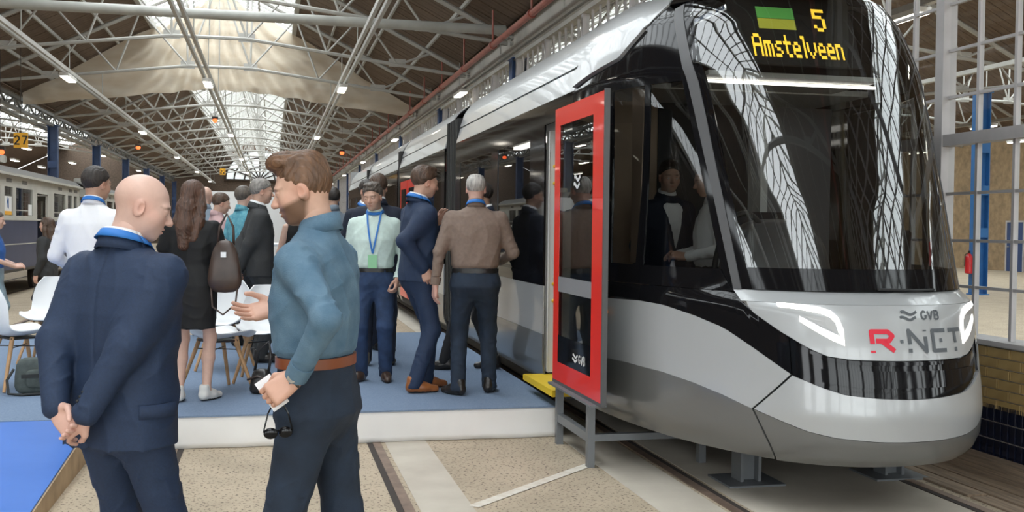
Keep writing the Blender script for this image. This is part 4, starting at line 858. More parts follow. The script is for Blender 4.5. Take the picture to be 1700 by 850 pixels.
        for d in range(3):
            e1, e2 = [(1, 2), (2, 0), (0, 1)][d]; sa = [slice(0, None)] * 3; sb = [slice(0, None)] * 3; sa[d] = slice(0, -1); sb[d] = slice(1, None); dif = S[tuple(sa)] != S[tuple(sb)]
            E = np.argwhere(dif); E = E[(E[:, e1] > 0) & (E[:, e2] > 0) & (E[:, e1] < n[e1]) & (E[:, e2] < n[e2])]
            def cell(o1, o2): q = E.copy(); q[:, e1] -= o1; q[:, e2] -= o2; return idx[tuple(q.T)]
            q = np.stack([cell(1, 1), cell(0, 1), cell(0, 0), cell(1, 0)], 1); fl_ = ~S[tuple(E.T)]; q[fl_] = q[fl_][:, ::-1]; F.append(q)
        return pos, np.concatenate(F)
def sdf_obj(name, V, F, mat, parent, color=None, smooth=True):
    me = bpy.data.meshes.new(name); me.vertices.add(len(V)); me.vertices.foreach_set('co', np.asarray(V, np.float32).ravel()); me.loops.add(F.size); me.loops.foreach_set('vertex_index', F.ravel().astype(np.int32)); me.polygons.add(len(F)); me.polygons.foreach_set('loop_start', np.arange(0, F.size, 4, dtype=np.int32)); me.polygons.foreach_set('loop_total', np.full(len(F), 4, np.int32))
    me.polygons.foreach_set('use_smooth', np.ones(len(F), bool)); me.materials.append(mat); me.update(calc_edges=True)
    if color is not None:
        at_ = me.color_attributes.new('Col', 'FLOAT_COLOR', 'POINT'); at_.data.foreach_set('color', np.c_[color, np.ones(len(color))].astype(np.float32).ravel())
    return obj(name, me, parent)
def rotm(yaw, pitch=0., roll=0.):
    return np.array(Euler((math.radians(pitch), math.radians(roll), math.radians(yaw)), 'XYZ').to_matrix())
def ik(a, c, l1, l2, pole):
    a, c, pole = np.array(a, float), np.array(c, float), np.array(pole, float); v = c - a; d = np.linalg.norm(v); dm = min(d, (l1 + l2) * .995); u = v / d; x = (l1 * l1 - l2 * l2 + dm * dm) / (2 * dm); y = math.sqrt(max(0, l1 * l1 - x * x)); p = pole - u * (pole @ u); p = p / (np.linalg.norm(p) + 1e-9)
    return a + u * x + p * y, a + u * dm
HANDS = {}
def hand_mesh(curl, spread, h):
    key = (curl, spread, h)
    if key in HANDS: return HANDS[key]
    f = Field((-.075, -.15, -.11), (.10, .21, .05), h)
    f.cone((0, -.004, 0), (0, .008, 0), .0245, .025, .01); f.ell((0, .05, -.004), (.036, .05, .015), .012)
    for x, L, r, a in ((.029, .072, .0088, .14), (.0095, .08, .009, .03), (-.0105, .074, .0086, -.06), (-.029, .058, .0075, -.17)):
        b = np.array((x, .088, 0.)); f.cone((x * .55, .01, 0), b, .016, .0125, .012); ang = 0.; p = b; an = a * spread
        for q, (fr, cu) in enumerate(((.45, 52), (.31, 62), (.24, 42))):
            ang += math.radians(cu) * curl; dn = np.array((math.sin(an) * math.cos(ang), math.cos(an) * math.cos(ang), -math.sin(ang))); e = p + dn * L * fr; f.cone(p, e, r * (1 - .07 * q), r * (.95 - .07 * q), .003); p = e
    f.cone((.018, .015, -.006), (.046, .05, -.018 - .012 * curl), .017, .0115, .014); f.cone((.046, .05, -.018 - .012 * curl), (.052 - .02 * curl + .02 * spread * .5, .082, -.03 - .02 * curl), .0112, .0092, .004); f.cone((.052 - .02 * curl + .01 * spread, .082, -.03 - .02 * curl), (.045 - .03 * curl + .02 * spread, .104, -.036 - .024 * curl), .0094, .0078, .003)
    HANDS[key] = f.mesh(); return HANDS[key]
SKIN = M('skin', (.6, .4, .3), .5, attr='Col', var=.07, vscale=40, bump=.05, bscale=120)
def hairmat(name, c): return M('hair_' + name, c, .45, var=.45, vscale=28, stretch=(3, 1, .5), bump=.5, bscale=70)
HAIRC = {'dark': (.025, .018, .014), 'brown': (.075, .042, .025), 'ginger': (.125, .062, .03), 'grey': (.24, .22, .20), 'greybrown': (.10, .08, .065), 'silver': (.42, .40, .37), 'longbrown': (.085, .042, .026)}
m_eye = M('eye_white', (.75, .73, .70), .2); m_iris = M('iris_dark', (.03, .025, .02), .2)
def head_parts(style, skin, h, jaw=1., stubble=None):
    f = Field((-.11, -.15, -.27), (.11, .15, .15), h)
    f.ell((0, -.014, .030), (.075, .097, .088), 0); f.ell((0, .024, -.04), (.06 * jaw, .066, .072), .035); f.ell((0, .052, -.092), (.028 * jaw, .026, .02), .025); f.ell((0, .075, .022), (.05, .016, .012), .02)
    for sx in (-1, 1):
        f.ell((sx * .04, .052, -.028), (.024, .025, .026), .025); f.ell((sx * .032, .094, .0), (.018, .016, .011), .012, cut=True); f.ell((sx * .032, .074, -.001), (.0145, .0135, .012), .004)
        f.ell((sx * .032, .079, .007), (.017, .011, .006), .004)
        f.ell((sx * .076, -.012, -.008), (.009, .021, .033), .006, R=rotm(-sx * 18)); f.ell((sx * .084, -.005, -.006), (.006, .011, .018), .004, cut=True)
    f.cone((0, .082, .008), (0, .106, -.03), .009, .0125, .010)
    for sx in (-1, 1): f.ell((sx * .012, .098, -.034), (.009, .010, .008), .006)
    f.ell((0, .083, -.059), (.023, .013, .0065), .006); f.ell((0, .081, -.071), (.02, .013, .0075), .006); f.ell((0, .098, -.0645), (.026, .014, .0022), .004, cut=True)
    f.cone((0, -.028, -.05), (0, -.034, -.14), .055, .053, .03)
    V, F = f.mesh(); col = np.tile(np.array(skin, float), (len(V), 1)); x, y, z = V.T
    def blend(w, c):
        w = np.clip(w, 0, 1)[:, None]; col[:] = col * (1 - w) + np.array(c) * w
    s = np.array(skin)
    blend(.7 * np.exp(-((x / .02) ** 2 + ((z + .0655) / .011) ** 2)) * (y > .07), s * (.8, .5, .5)); blend(.45 * np.exp(-((np.abs(x) - .078) / .014) ** 2 - ((z + .005) / .04) ** 2), s * (1, .66, .6)); blend(.3 * np.exp(-(((np.abs(x) - .038) / .022) ** 2 + ((z + .03) / .022) ** 2)) * (y > .03), s * (1, .7, .65)); blend(.35 * np.exp(-((x / .016) ** 2 + ((z + .03) / .014) ** 2)) * (y > .09), s * (1, .7, .65))
    hc = HAIRC.get(stubble[0] if stubble else 'brown', (.1, .06, .04))
    brow = np.exp(-(((np.abs(x) - .034) / .019) ** 2 + ((z - .021 + .12 * np.maximum(0, np.abs(x) - .04)) / .0048) ** 2)) * (y > .055); blend(.8 * brow, hc)
    if stubble:
        w = np.clip((-.018 - .25 * y - z) / .016, 0, 1) * np.clip((y + .03 + .3 * (z + .03)) / .02, 0, 1) * np.clip((z + .125) / .015, 0, 1); w *= 1 - np.exp(-((x / .024) ** 2 + ((z + .065) / .008) ** 2)); mu = np.exp(-((x / .026) ** 2 + ((z + .049) / .008) ** 2)) * (y > .08)
        blend(stubble[1] * np.maximum(w, mu), hc)
    if style == 'bald': blend(.28 * np.clip((.06 - z) / .03, 0, 1) * np.clip((.0 - y) / .03, 0, 1) * np.clip((z + .09) / .03, 0, 1), s * .55)
    out = {'skin': (V, F, col)}
    if style != 'bald':
        g = Field((-.14, -.19, -.50 if style == 'long' else -.14), (.14, .17, .19), h * 1.15)
        t = {'short': .016, 'crop': .007, 'quiff': .0055, 'ring': .008, 'long': .017, 'messy': .02}[style]
        g.ell((0, -.016 - .25 * t, .030 + .6 * t), (.075 + .62 * t, .097 + .7 * t, .088 + .6 * t), 0)
        zl = {'ring': -.05}.get(style, 0.)
        def hairline(X, Y, Z): return -(Z - (.072 + zl * 0 + .86 * (Y - .078) + .28 * np.maximum(0, np.abs(X) - .05))) * .75
        g.keep(hairline, .012)
        if style == 'ring': g.ell((0, .012, .122), (.05, .075, .045), .02, cut=True)
        if style == 'quiff':
            g.ell((0, .012, .112), (.058, .085, .026), .03); g.ell((0, .046, .122), (.05, .046, .028), .03); g.ell((0, -.05, .085), (.06, .055, .045), .03)
        if style == 'messy':
            for i in range(14): a = i * 2.4; g.ell((.05 * math.cos(a), -.01 + .06 * math.sin(a), .115 - .02 * (i % 3)), (.026, .03, .018), .015)
        if style == 'long':
            for sx in (-1, 1): g.chain([(sx * .07, -.02, .03), (sx * .088, -.035, -.08), (sx * .092, -.06, -.22), (sx * .07, -.085, -.36)], [.03, .04, .045, .03], .03, (.003, .05, sx))
            g.chain([(0, -.08, .05), (0, -.1, -.1), (0, -.115, -.25), (0, -.115, -.41)], [.06, .07, .07, .045], .03, (.003, .05, 3))
        sl, P = g.blk(g.lo, g.lo + g.h * g.n); g.V = g.V + (.0022 * np.sin(P[0] * 420 + 3 * np.sin(P[1] * 60) + P[2] * 90) * np.ones_like(g.V)).astype(np.float32)
        out['hair'] = g.mesh()[:2]
    return out
def ring_band(name, c, rb, rt, z0, z1, mat, parent, sc, th=.004, ey=1.06, tilt=0., a0=0, a1=360):
    n = 28; A = []; B = []
    for j in range(n + 1):
        b = math.radians(a0 + (a1 - a0) * j / n); cx, sx = math.cos(b), math.sin(b); zt = tilt * sx
        A.append([(c[0] + rb * cx, c[1] + rb * ey * sx, z0 + zt), (c[0] + (rb + rt) / 2 * cx, c[1] + (rb + rt) / 2 * ey * sx, (z0 + z1) / 2 + zt), (c[0] + rt * cx, c[1] + rt * ey * sx, z1 + zt)])
        B.append([(c[0] + (rb - th) * cx, c[1] + (rb - th) * ey * sx, z0 + zt), (c[0] + ((rb + rt) / 2 - th) * cx, c[1] + ((rb + rt) / 2 - th) * ey * sx, (z0 + z1) / 2 + zt), (c[0] + (rt - th) * cx, c[1] + (rt - th) * ey * sx, z1 + zt)])
    return MB().slab(np.array(A) * sc, np.array(B) * sc).build(name, mat, parent, True)
m_lany = M('blue_lanyard', (.02, .16, .5), .6); m_badge = M('name_badge', (.25, .55, .3), .4); m_sole = M('shoe_sole', (.02, .02, .02), .7)
def person(label, pos, yaw, h, top, legs, shoe, hair=('short', 'brown'), skin=(.56, .34, .25), lean=.0, head=(0, 0, 0), arms=None, feet=None, res=.012, lany=False, badge=False, belt=None, waist=1.02, bulk=1., stubble=None, jaw=1., hem=None, world_hands=None, collar=None, cuffs=None, seed=1.):
    sc = h / 1.8; R = thing('person', label, 'person', pos, math.radians(yaw)); ph = math.radians(yaw)
    def loc(w):  # world target into the figure's own unscaled frame
        d = np.array(w, float) - np.array(pos, float); return np.array((d[0] * math.cos(ph) + d[1] * math.sin(ph), -d[0] * math.sin(ph) + d[1] * math.cos(ph), d[2])) / sc
    def locd(d): d = np.array(d, float); return np.array((d[0] * math.cos(ph) + d[1] * math.sin(ph), -d[0] * math.sin(ph) + d[1] * math.cos(ph), d[2]))
    ly = lambda z: lean * max(0, z - .95); kind = top[0]; near = res < .0085
    sx_ = .170 * bulk; sh = {q: np.array((q * sx_, ly(1.43) - .012, 1.425)) for q in (-1, 1)}
    A = {}
    for q, nm in ((-1, 'L'), (1, 'R')):
        spec = (arms or {}).get(nm) or ('hang',)
        if spec[0] == 'hang': wr = np.array((q * (.235 * bulk + .01), ly(1.0) + .04, .90)); pole = (q * .3, -1, 0); hd = np.array((0, .12, -1.)); dor = np.array((q * 1., .25, 0)); cu = .35; sp = .3
        elif spec[0] == 'behind': wr = np.array((q * .07, -.21 * bulk, .93 if len(spec) < 2 else spec[1])); pole = (q * 1, -.5, .1); hd = np.array((-q * .75, -.05, -.55)); dor = np.array((-q * .2, -1., .2)) * (1 if q > 0 else -1); cu = .55; sp = .3
        elif spec[0] == 'front': wr = np.array(spec[1], float); pole = (q * .6, -.6, -.6); hd = np.array(spec[2] if len(spec) > 2 else (-q * .5, .8, .1), float); dor = np.array(spec[3] if len(spec) > 3 else (q * .6, 0, .6), float); cu = spec[4] if len(spec) > 4 else .5; sp = .3
        elif spec[0] == 'world': wr = loc(spec[1]); pole = locd(spec[2]); hd = locd(spec[3]); dor = locd(spec[4]); cu = spec[5]; sp = spec[6]
        el, wr = ik(sh[q], wr, .295, .262, pole); hd = hd / np.linalg.norm(hd); dor = dor - hd * (dor @ hd); dor = dor / np.linalg.norm(dor); A[q] = (el, wr, hd, dor, cu, sp)
    FT = {}
    for q, nm in ((-1, 'L'), (1, 'R')):
        fx, fy, fyaw, lift = (feet or {}).get(nm, (q * .11, .0, -q * 12, 0.)); ank = np.array((fx, fy, .085 + lift)); hip = np.array((q * .088, 0, .92)); kn, ank = ik(hip, ank, .43, .435, (q * .12, 1, 0)); FT[q] = (hip, kn, ank, fyaw, lift)
    # ---- skin
    VV, FF, CC = [], [], []; off = 0
    def addskin(V, F, col=None):
        nonlocal off
        VV.append(V); FF.append(F + off); CC.append(np.tile(np.array(skin, float), (len(V), 1)) if col is None else col); off += len(V)
    hh = .0036 if near else (.0048 if res < .0125 else .007)
    hp = head_parts(hair[0], skin, hh, jaw, stubble); Rh = rotm(*head); hc = np.array((0, ly(1.6) + .015, 1.674)); piv = np.array((0, -.02, -.11))
    T = lambda V: ((V - piv) @ Rh.T + piv + hc) * sc
    V, F, c = hp['skin']; addskin(T(V), F, c)
    for q in (-1, 1):
        el, wr, hd, dor, cu, sp = A[q]; V, F = hand_mesh(cu, sp, .0038 if near else .0058); xa = np.cross(hd, dor); fr = np.stack([xa, hd, dor], 0); W = V.copy()
        if q > 0: W[:, 0] *= -1; F = F[:, ::-1]
        cc = np.tile(np.array(skin, float), (len(W), 1)) * (1., .93, .92); addskin((W @ fr * 1.04 + wr) * sc, F, cc)
    nf = Field((-.1, -.14, 1.4), (.1, .16, 1.68), hh); nt_ = (Rh @ (np.array((0, -.03, -.05)) - piv)) + piv + hc; nf.cone((0, ly(1.45) - .028, 1.43), nt_, .062, .053, .02); V, F = nf.mesh(); addskin(V * sc, F)
    bare = kind in ('polo', 'tank', 'dress'); cf = Field((-.55, -.5, .0), (.55, .6, 1.62), .009 if bare and res < .015 else .014)
    cf.loft([(.86, 0, 0, .13, .085), (1.1, 0, ly(1.1), .12, .08), (1.3, 0, ly(1.3), .14, .09), (1.43, 0, ly(1.43), .13, .06)], .03); cf.cone((0, ly(1.4) - .02, 1.38), (0, ly(1.5) - .02, 1.54), .045, .04, .03)
    for q in (-1, 1):
        el, wr = A[q][:2]; r = (.043, .036, .026) if bare else (.032, .03, .024); cf.chain([sh[q], el, wr], r, .03)
        if kind == 'dress':
            hip, kn, ank = FT[q][:3]; mid = kn * .62 + ank * .38 + np.array((0, -.012, 0)); cf.chain([hip, kn, mid, ank, ank + np.array((0, .0, -.05))], (.075, .05, .05, .034, .036), .03)
        else: cf.cone(FT[q][0], FT[q][1], .05, .04, .03); cf.cone(FT[q][1], FT[q][2], .036, .03, .02)
    V, F = cf.mesh(); addskin(V * sc, F); sdf_obj('body', np.concatenate(VV), np.concatenate(FF), SKIN, R, np.concatenate(CC))
    if 'hair' in hp: V, F = hp['hair']; sdf_obj('hair', T(V), F, hairmat(hair[1], HAIRC[hair[1]]), R)
    for q in (-1, 1):
        e = MB(); e.ell((0, 0, 0), (.0105, .0105, .0105), 10, 7); e.mi = 1; e.ell((0, .0052, -.001), (.0058, .0058, .0058), 8, 6); o = e.build('eye', [m_eye, m_iris], R, True); o.data.transform(Matrix.Translation(Vector((hc + piv + Rh @ (np.array((q * .032, .0775, -.001)) - piv)) * sc)) @ Matrix(Rh.tolist()).to_4x4() @ Matrix.Scale(sc, 4))
    # ---- trousers or bare legs, shoes
    if kind != 'dress':
        f = Field((-.5, -.6, .03), (.5, .65, waist + .06), res); bb = bulk
        f.loft([(.77, 0, 0, .075 * bb, .05 * bb), (.81, 0, 0, .13 * bb, .09 * bb), (.88, 0, -.008, .178 * bb, .128 * bb), (.98, 0, 0, .166 * bb, .118 * bb), (waist + .015, 0, ly(waist), .16 * bb, .112 * bb)], .045, 2.3, (.0025, .12, seed))
        for q in (-1, 1):
            hip, kn, ank = FT[q][:3]; cfz = ank + (ank - kn) / np.linalg.norm(ank - kn) * .03
            f.cone(hip - np.array((0, .004, .03)), kn, .094 * bb, .07, .045, (.0035, .13, seed + q)); f.cone(kn, cfz, .072, .06, .03, (.004, .085, seed + 2 * q))
        V, F = f.mesh(); sdf_obj('trousers', V * sc, F, legs, R)
        if belt:
            bz = waist - .01; n = 40; Aa = []; Bb = []
            for j in range(n + 1):
                b = 2 * PI * j / n; p_ = lambda r0: [(math.copysign(abs(math.cos(b)) ** .87, math.cos(b)) * (.163 * bb + r0), math.copysign(abs(math.sin(b)) ** .87, math.sin(b)) * (.115 * bb + r0) + ly(bz), bz + dz) for dz in (-.018, .018)]
                Aa.append(p_(.004)); Bb.append(p_(-.004))
            MB().slab(np.array(Aa) * sc, np.array(Bb) * sc).build('belt', belt, R, 40)
    for q in (-1, 1):
        hip, kn, ank, fyaw, lift = FT[q]; f = Field((-.07, -.12, -.02), (.07, .24, .14), .006 if near or res < .011 else .009)
        f.cone((0, -.035, .045), (0, .06, .042), .04, .042, .02); f.cone((0, .06, .04), (0, .165, .03), .042, .03, .03); f.cone((0, -.03, .06), (0, -.025, .11), .04, .042, .02); f.cone((0, .0, .07), (0, .09, .045), .04, .035, .02); f.keep(lambda X, Y, Z: .002 - Z + 0 * X + 0 * Y, .004)
        V, F = f.mesh(); Rf = rotm(fyaw, -55 * lift / .1 if lift else 0); P_ = (V - np.array((0, 0, .085))) @ Rf.T + ank; P_ = P_ * sc
        if not lift: P_[:, 2] -= P_[:, 2].min()
        else: P_[:, 2] -= min(0, P_[:, 2].min())
        o = sdf_obj('shoe', P_, F, shoe, R); o.data.materials.append(m_sole); zz = V[F].mean(1)[:, 2]; o.data.polygons.foreach_set('material_index', (zz < .016).astype(np.int32))
    # ---- upper garment
    mat = top[1]; hz_ = hem if hem is not None else {'jacket': .84, 'dress': .60}.get(kind, waist - .03); f = Field((-.62, -.55, hz_ - .04), (.62, .65, 1.58), res); b = bulk; W = (.003, .16, seed)
    if kind == 'jacket': lev = [(hz_, 0, -.005, .195 * b, .14 * b), (.95, 0, -.005, .195 * b, .14 * b), (1.1, 0, ly(1.1), .18 * b, .128 * b), (1.28, 0, ly(1.28) - .005, .2 * b, .138 * b), (1.38, 0, ly(1.38) - .012, .205 * b, .122 * b), (1.44, 0, ly(1.44) - .016, .188 * b, .102 * b), (1.485, 0, ly(1.48) - .02, .135 * b, .085 * b), (1.52, 0, ly(1.52) - .022, .088, .072), (1.548, 0, ly(1.54) - .022, .07, .066)]
    elif kind == 'dress': lev = [(hz_, 0, 0, .18, .135), (.78, 0, -.005, .2, .145), (.95, 0, -.01, .206, .15), (1.12, 0, ly(1.1), .172, .125), (1.3, 0, ly(1.3), .185, .135), (1.40, 0, ly(1.4) - .01, .178, .108), (1.45, 0, ly(1.45) - .015, .15, .085), (1.49, 0, ly(1.47) - .018, .1, .07)]
    else: lev = [(hz_, 0, ly(hz_), .152 * b, .104 * b), (waist + .008, 0, ly(waist), .156 * b, .108 * b), (waist + .03, 0, ly(waist), .17 * b, .122 * b), (waist + .09, 0, ly(waist + .09), .176 * b, .127 * b), (1.28, 0, ly(1.28), .19 * b, .132 * b), (1.38, 0, ly(1.38) - .012, .192 * b, .116 * b), (1.44, 0, ly(1.44) - .016, .175 * b, .096 * b), (1.485, 0, ly(1.48) - .02, .128 * b, .08 * b), (1.52, 0, ly(1.52) - .022, .084, .07), (1.545, 0, ly(1.54) - .022, .068, .064)]
    f.loft(lev, .03, 2.4, W if kind != 'dress' else (.0022, .09, seed), seam=(kind == 'jacket' and near))
    for q in (-1, 1):
        el, wr = A[q][:2]; u = (wr - el) / np.linalg.norm(wr - el)
        if kind == 'jacket': f.cone(sh[q], el, .066 * b, .06, .06, (.0035, .10, seed + q)); f.cone(el, wr - u * .005, .063, .046, .03, (.003, .09, seed - q))
        elif kind == 'shirt': f.cone(sh[q], el, .061 * b, .049, .05, (.0045, .085, seed + q)); f.cone(el, wr - u * .012, .049, .036, .02, (.005, .07, seed - q))
        elif kind in ('polo', 'dress'): e2 = sh[q] + (el - sh[q]) * .62; f.cone(sh[q], e2, .058, .056, .05, (.003, .1, seed))
        else: f.ell(sh[q] * (.8, 1, 1) + np.array((0, 0, .0)), (.05, .06, .05), .02)
    if kind == 'jacket' and top[2] is not None:  # open front shows the shirt
        sl, P = f.blk(f.lo, f.lo + f.h * f.n); w = np.maximum(0, (P[2] - 1.1)) * .24; d = np.maximum(np.abs(P[0]) - w, np.maximum(.055 + lean * .3 - P[1], 1.1 - P[2])); f.put(d.astype(np.float32) + 0 * f.V, sl, .006, True)
    V, F = f.mesh(); sdf_obj({'jacket': 'jacket', 'dress': 'dress', 'polo': 'polo_shirt', 'tank': 'sleeveless_top'}.get(kind, 'shirt'), V * sc, F, mat, R)
    if kind == 'jacket' and top[2] is not None:
        f = Field((-.3, -.3, 1.0), (.3, .4, 1.58), max(res, .01)); f.loft([(1.02, 0, ly(1.02), .15, .105), (1.28, 0, ly(1.28) - .005, .18, .122), (1.42, 0, ly(1.42) - .012, .16, .1), (1.5, 0, ly(1.5) - .02, .075, .068), (1.55, 0, ly(1.5) - .022, .064, .06)], .02); V, F = f.mesh(); sdf_obj('shirt', V * sc, F, top[2], R)
    def band_at(name, q, y0, y1, r0, r1, mt):
        el, wr = A[q][:2]; u = (wr - el) / np.linalg.norm(wr - el); a_ = np.cross(u, (.3, .2, 1.)); a_ /= np.linalg.norm(a_); b_ = np.cross(u, a_); G1 = []; G2 = []
        for j in range(19):
            t_ = 2 * PI * j / 18; d_ = a_ * math.cos(t_) + b_ * math.sin(t_); G1.append([(wr + u * y0 + d_ * r0) * sc, (wr + u * y1 + d_ * r1) * sc]); G2.append([(wr + u * y0 + d_ * (r0 - .004)) * sc, (wr + u * y1 + d_ * (r1 - .004)) * sc])
        return MB().slab(np.array(G1), np.array(G2)).build(name, mt, R, 60)
    for q in (-1, 1):
        if kind == 'shirt': band_at('cuff', q, -.062, -.002, .0425, .0395, mat)
        elif kind == 'jacket' and top[2] is not None: band_at('shirt_cuff', q, -.03, .006, .037, .036, top[2])
    nb = (0, ly(1.5) - .022, 0); cm = collar or (top[2] if kind == 'jacket' else (mat if kind in ('shirt', 'polo') else None))
    if cm: ring_band('collar', nb, .08, .066, 1.512, 1.574, cm, R, sc, tilt=-.02)
    if kind == 'jacket': ring_band('jacket_collar', nb, .1, .078, 1.495, 1.552, mat, R, sc, .008, tilt=-.025)
    if lany:
        ln = ring_band('lanyard', nb, .1 if kind == 'jacket' else .085, .078 if kind == 'jacket' else .073, 1.532, 1.560, m_lany, R, sc, .003, tilt=-.028)
        bz = 1.16; L_ = np.array(lev); dep = lambda z: float(np.interp(z, L_[:, 0], L_[:, 2] + L_[:, 4]))
        for q in (-1, 1):
            Aa = []
            for t in np.linspace(0, 1, 12): z = 1.535 + (bz - 1.535) * t; x = q * .062 * (1 - t ** 1.3); ai, bi, ci = (float(np.interp(z, L_[:, 0], L_[:, q_])) for q_ in (3, 4, 2)); y = ci + bi * max(.05, 1 - min(.98, abs(x / ai)) ** 2.4) ** (1 / 2.4) + .009; Aa.append([(x - .008, y, z), (x + .008, y, z)])
            Aa = np.array(Aa) * sc; MB().slab(Aa, Aa - np.array((0, .002, 0))).build('strap', m_lany, ln)
        if badge: MB().b2((-.04 * sc, (dep(bz) + .006) * sc, (bz - .13) * sc), (.04 * sc, (dep(bz) + .012) * sc, (bz - .01) * sc)).build('badge', m_badge, ln)
    R['_a'] = 0; del R['_a']
    return R, A, sc
m_navy = M('navy_suit_wool', (.012, .027, .066), .75, var=.12, vscale=120, bump=.12, bscale=300); m_navy2 = M('dark_navy_wool', (.012, .017, .034), .8, var=.12, vscale=120, bump=.12, bscale=300); m_char = M('charcoal_wool', (.034, .035, .036), .8, var=.15, vscale=120, bump=.12, bscale=300)
m_denim = M('chambray_denim', (.07, .14, .21), .85, var=.28, vscale=14, bump=.3, bscale=220, col2=(.125, .21, .285)); m_jean = M('dark_indigo_jeans', (.012, .022, .04), .85, var=.3, vscale=10, bump=.2, bscale=250); m_jeanb = M('mid_blue_jeans', (.02, .042, .10), .85, var=.3, vscale=10, bump=.2, bscale=250); m_ljean = M('pale_blue_jeans', (.22, .30, .36), .85, var=.2, vscale=10)
m_wsh = M('white_shirt_cotton', (.80, .80, .81), .8, bump=.1, bscale=200); m_mint = M('mint_shirt_cotton', (.56, .68, .63), .8, var=.08, vscale=30, bump=.1, bscale=200); m_brsh = M('taupe_shirt_cotton', (.20, .145, .115), .8, var=.1, vscale=40, bump=.12, bscale=250); m_black = M('black_jersey', (.004, .004, .0045), .75, var=.15, vscale=8); m_polo = M('royal_blue_polo', (.025, .11, .38), .85); m_teal = M('teal_print_shirt', (.05, .24, .33), .8, var=.6, vscale=26, col2=(.16, .40, .46)); m_pink = M('pink_shirt', (.50, .33, .33), .8); m_vest = M('dark_vest', (.02, .022, .032), .8); m_grsh = M('grey_blue_shirt', (.22, .27, .33), .8); m_trk = M('black_trousers', (.012, .012, .014), .8, var=.15, vscale=60)
m_tan = M('tan_leather_shoe', (.27, .095, .03), .3, var=.25, vscale=14); m_bshoe = M('black_leather_shoe', (.018, .015, .013), .3); m_dbshoe = M('dark_brown_shoe', (.055, .032, .022), .35); m_sneak = M('white_sneaker', (.68, .66, .62), .7); m_gshoe = M('grey_suede_shoe', (.14, .125, .1), .85); m_beltb = M('cognac_belt', (.22, .065, .025), .35); m_beltk = M('black_belt', (.012, .012, .012), .35)
LT, MD, TN = (.64, .41, .32), (.55, .34, .25), (.45, .27, .19)
# two men in the foreground
p1 = person('bald man in a navy suit with hands clasped behind his back', (-.53, 4.05, 0), -38, 1.80, ('jacket', m_navy, m_wsh), m_navy, m_bshoe, ('bald', 'grey'), (.66, .43, .35), lean=.055, head=(-46, -17, 0), arms={'L': ('behind', .955), 'R': ('behind', .945)}, res=.0065, lany=True, bulk=1.12, hem=.80, jaw=1.12, seed=2.)
p2 = person('man in a denim shirt and dark jeans gesturing with an open hand', (.17, 3.95, 0), 64, 1.87, ('shirt', m_denim), m_jean, m_tan, ('quiff', 'ginger'), (.62, .38, .28), lean=.03, head=(18, -14, 0), res=.0065, waist=1.075, belt=m_beltb, bulk=1.08, stubble=('ginger', .88), seed=4.,
            arms={'L': ('world', (.085, 3.70, 1.075), (.55, -1, .1), (-.72, -.05, -.5), (-.1, -1, .25), .85, .2), 'R': ('world', (.03, 4.12, 1.285), (.3, .5, -.8), (-.93, -.22, -.14), (.25, .72, -.72), .22, .9)}, feet={'L': (-.12, -.06, 8, 0), 'R': (.13, -.2, -14, 0)})
# pocket flap and cuff buttons of the navy suit
ring_band('pocket_flap', (0, -.004, 0), .236, .236, .915, .965, m_navy, p1[0], p1[2], .016, ey=.70, a0=-38, a1=12)
for i in range(3):
    _el, _wr = p1[1][1][:2]; _u = (_wr - _el) / np.linalg.norm(_wr - _el); _o = np.array((-.62 * -1 * -.62, -.78, .0)); _o = _o - _u * (_o @ _u); _o /= np.linalg.norm(_o)
    MB().ell(tuple((_wr - _u * (.03 + .017 * i) + _o * .049) * p1[2]), (.006, .006, .006), 8, 5).build('cuff_button', m_mblk, p1[0], True)
# watch, phone and glasses of the man in denim
m_wst = M('watch_strap', (.05, .035, .025), .5); m_wface = M('watch_case', (.2, .18, .15), .25, .8)
def hand_frame(pr, q):
    R_, A_, s_ = pr; el, wr, hd, dor, cu, sp = A_[q]; X = np.cross(hd, dor); ph = R_.rotation_euler.z; o = np.array(R_.location); rz = rotm(math.degrees(ph))
    return lambda x, y, z: tuple(rz @ ((wr + (X * x + hd * y + dor * z) * 1.04) * s_) + o)
hf = hand_frame(p2, -1)
wt = thing('wristwatch', 'brown strapped wristwatch on the wrist of the man in denim', 'watch'); MB().tube([hf(.0305 * math.cos(a), .010, .0285 * math.sin(a)) for a in np.linspace(0, 2 * PI, 17)], .006, 6).build('strap', m_wst, wt, True)
MB().tube([hf(0, .010, .026), hf(0, .010, .037)], .017, 14).build('case', m_wface, wt, 40)
phn = thing('phone', 'white phone held in the hand of the man in denim', 'phone'); MB().add([hf(x, y, z) for z in (-.052, -.044) for x, y in ((-.045, .06), (.065, .06), (.065, .118), (-.045, .118))], [(3, 2, 1, 0), (4, 5, 6, 7), (0, 1, 5, 4), (1, 2, 6, 5), (2, 3, 7, 6), (3, 0, 4, 7)]).build('phone_body', m_wsh, phn)
gs = thing('sunglasses', 'black sunglasses dangling from the hand of the man in denim', 'sunglasses'); g0 = np.array(hf(-.02, .085, -.045))
for d in (-.028, .028): MB().ell(tuple(g0 + np.array((d * .9, -.01 + d * .3, -.115))), (.025, .007, .02), 12, 7).build('lens', m_gblk, gs, True)
for d in (-.05, .05): MB().tube([tuple(g0 + np.array((d, -.01 + d * .3, -.11))), tuple(g0 + np.array((d * .7, 0, -.05))), tuple(g0 + np.array((d * .15, 0, .005)))], .003, 5).build('temple', m_gblk, gs)
MB().tube([tuple(g0 + np.array((-.012, -.013, -.108))), tuple(g0 + np.array((.012, -.006, -.108)))], .0035, 5).build('bridge', m_gblk, gs)
rg = MB().tube([np.array(hand_frame(p2, 1)(.0, 0, 0)) + 0 for _ in (0, 1)], .001, 3) if 0 else None
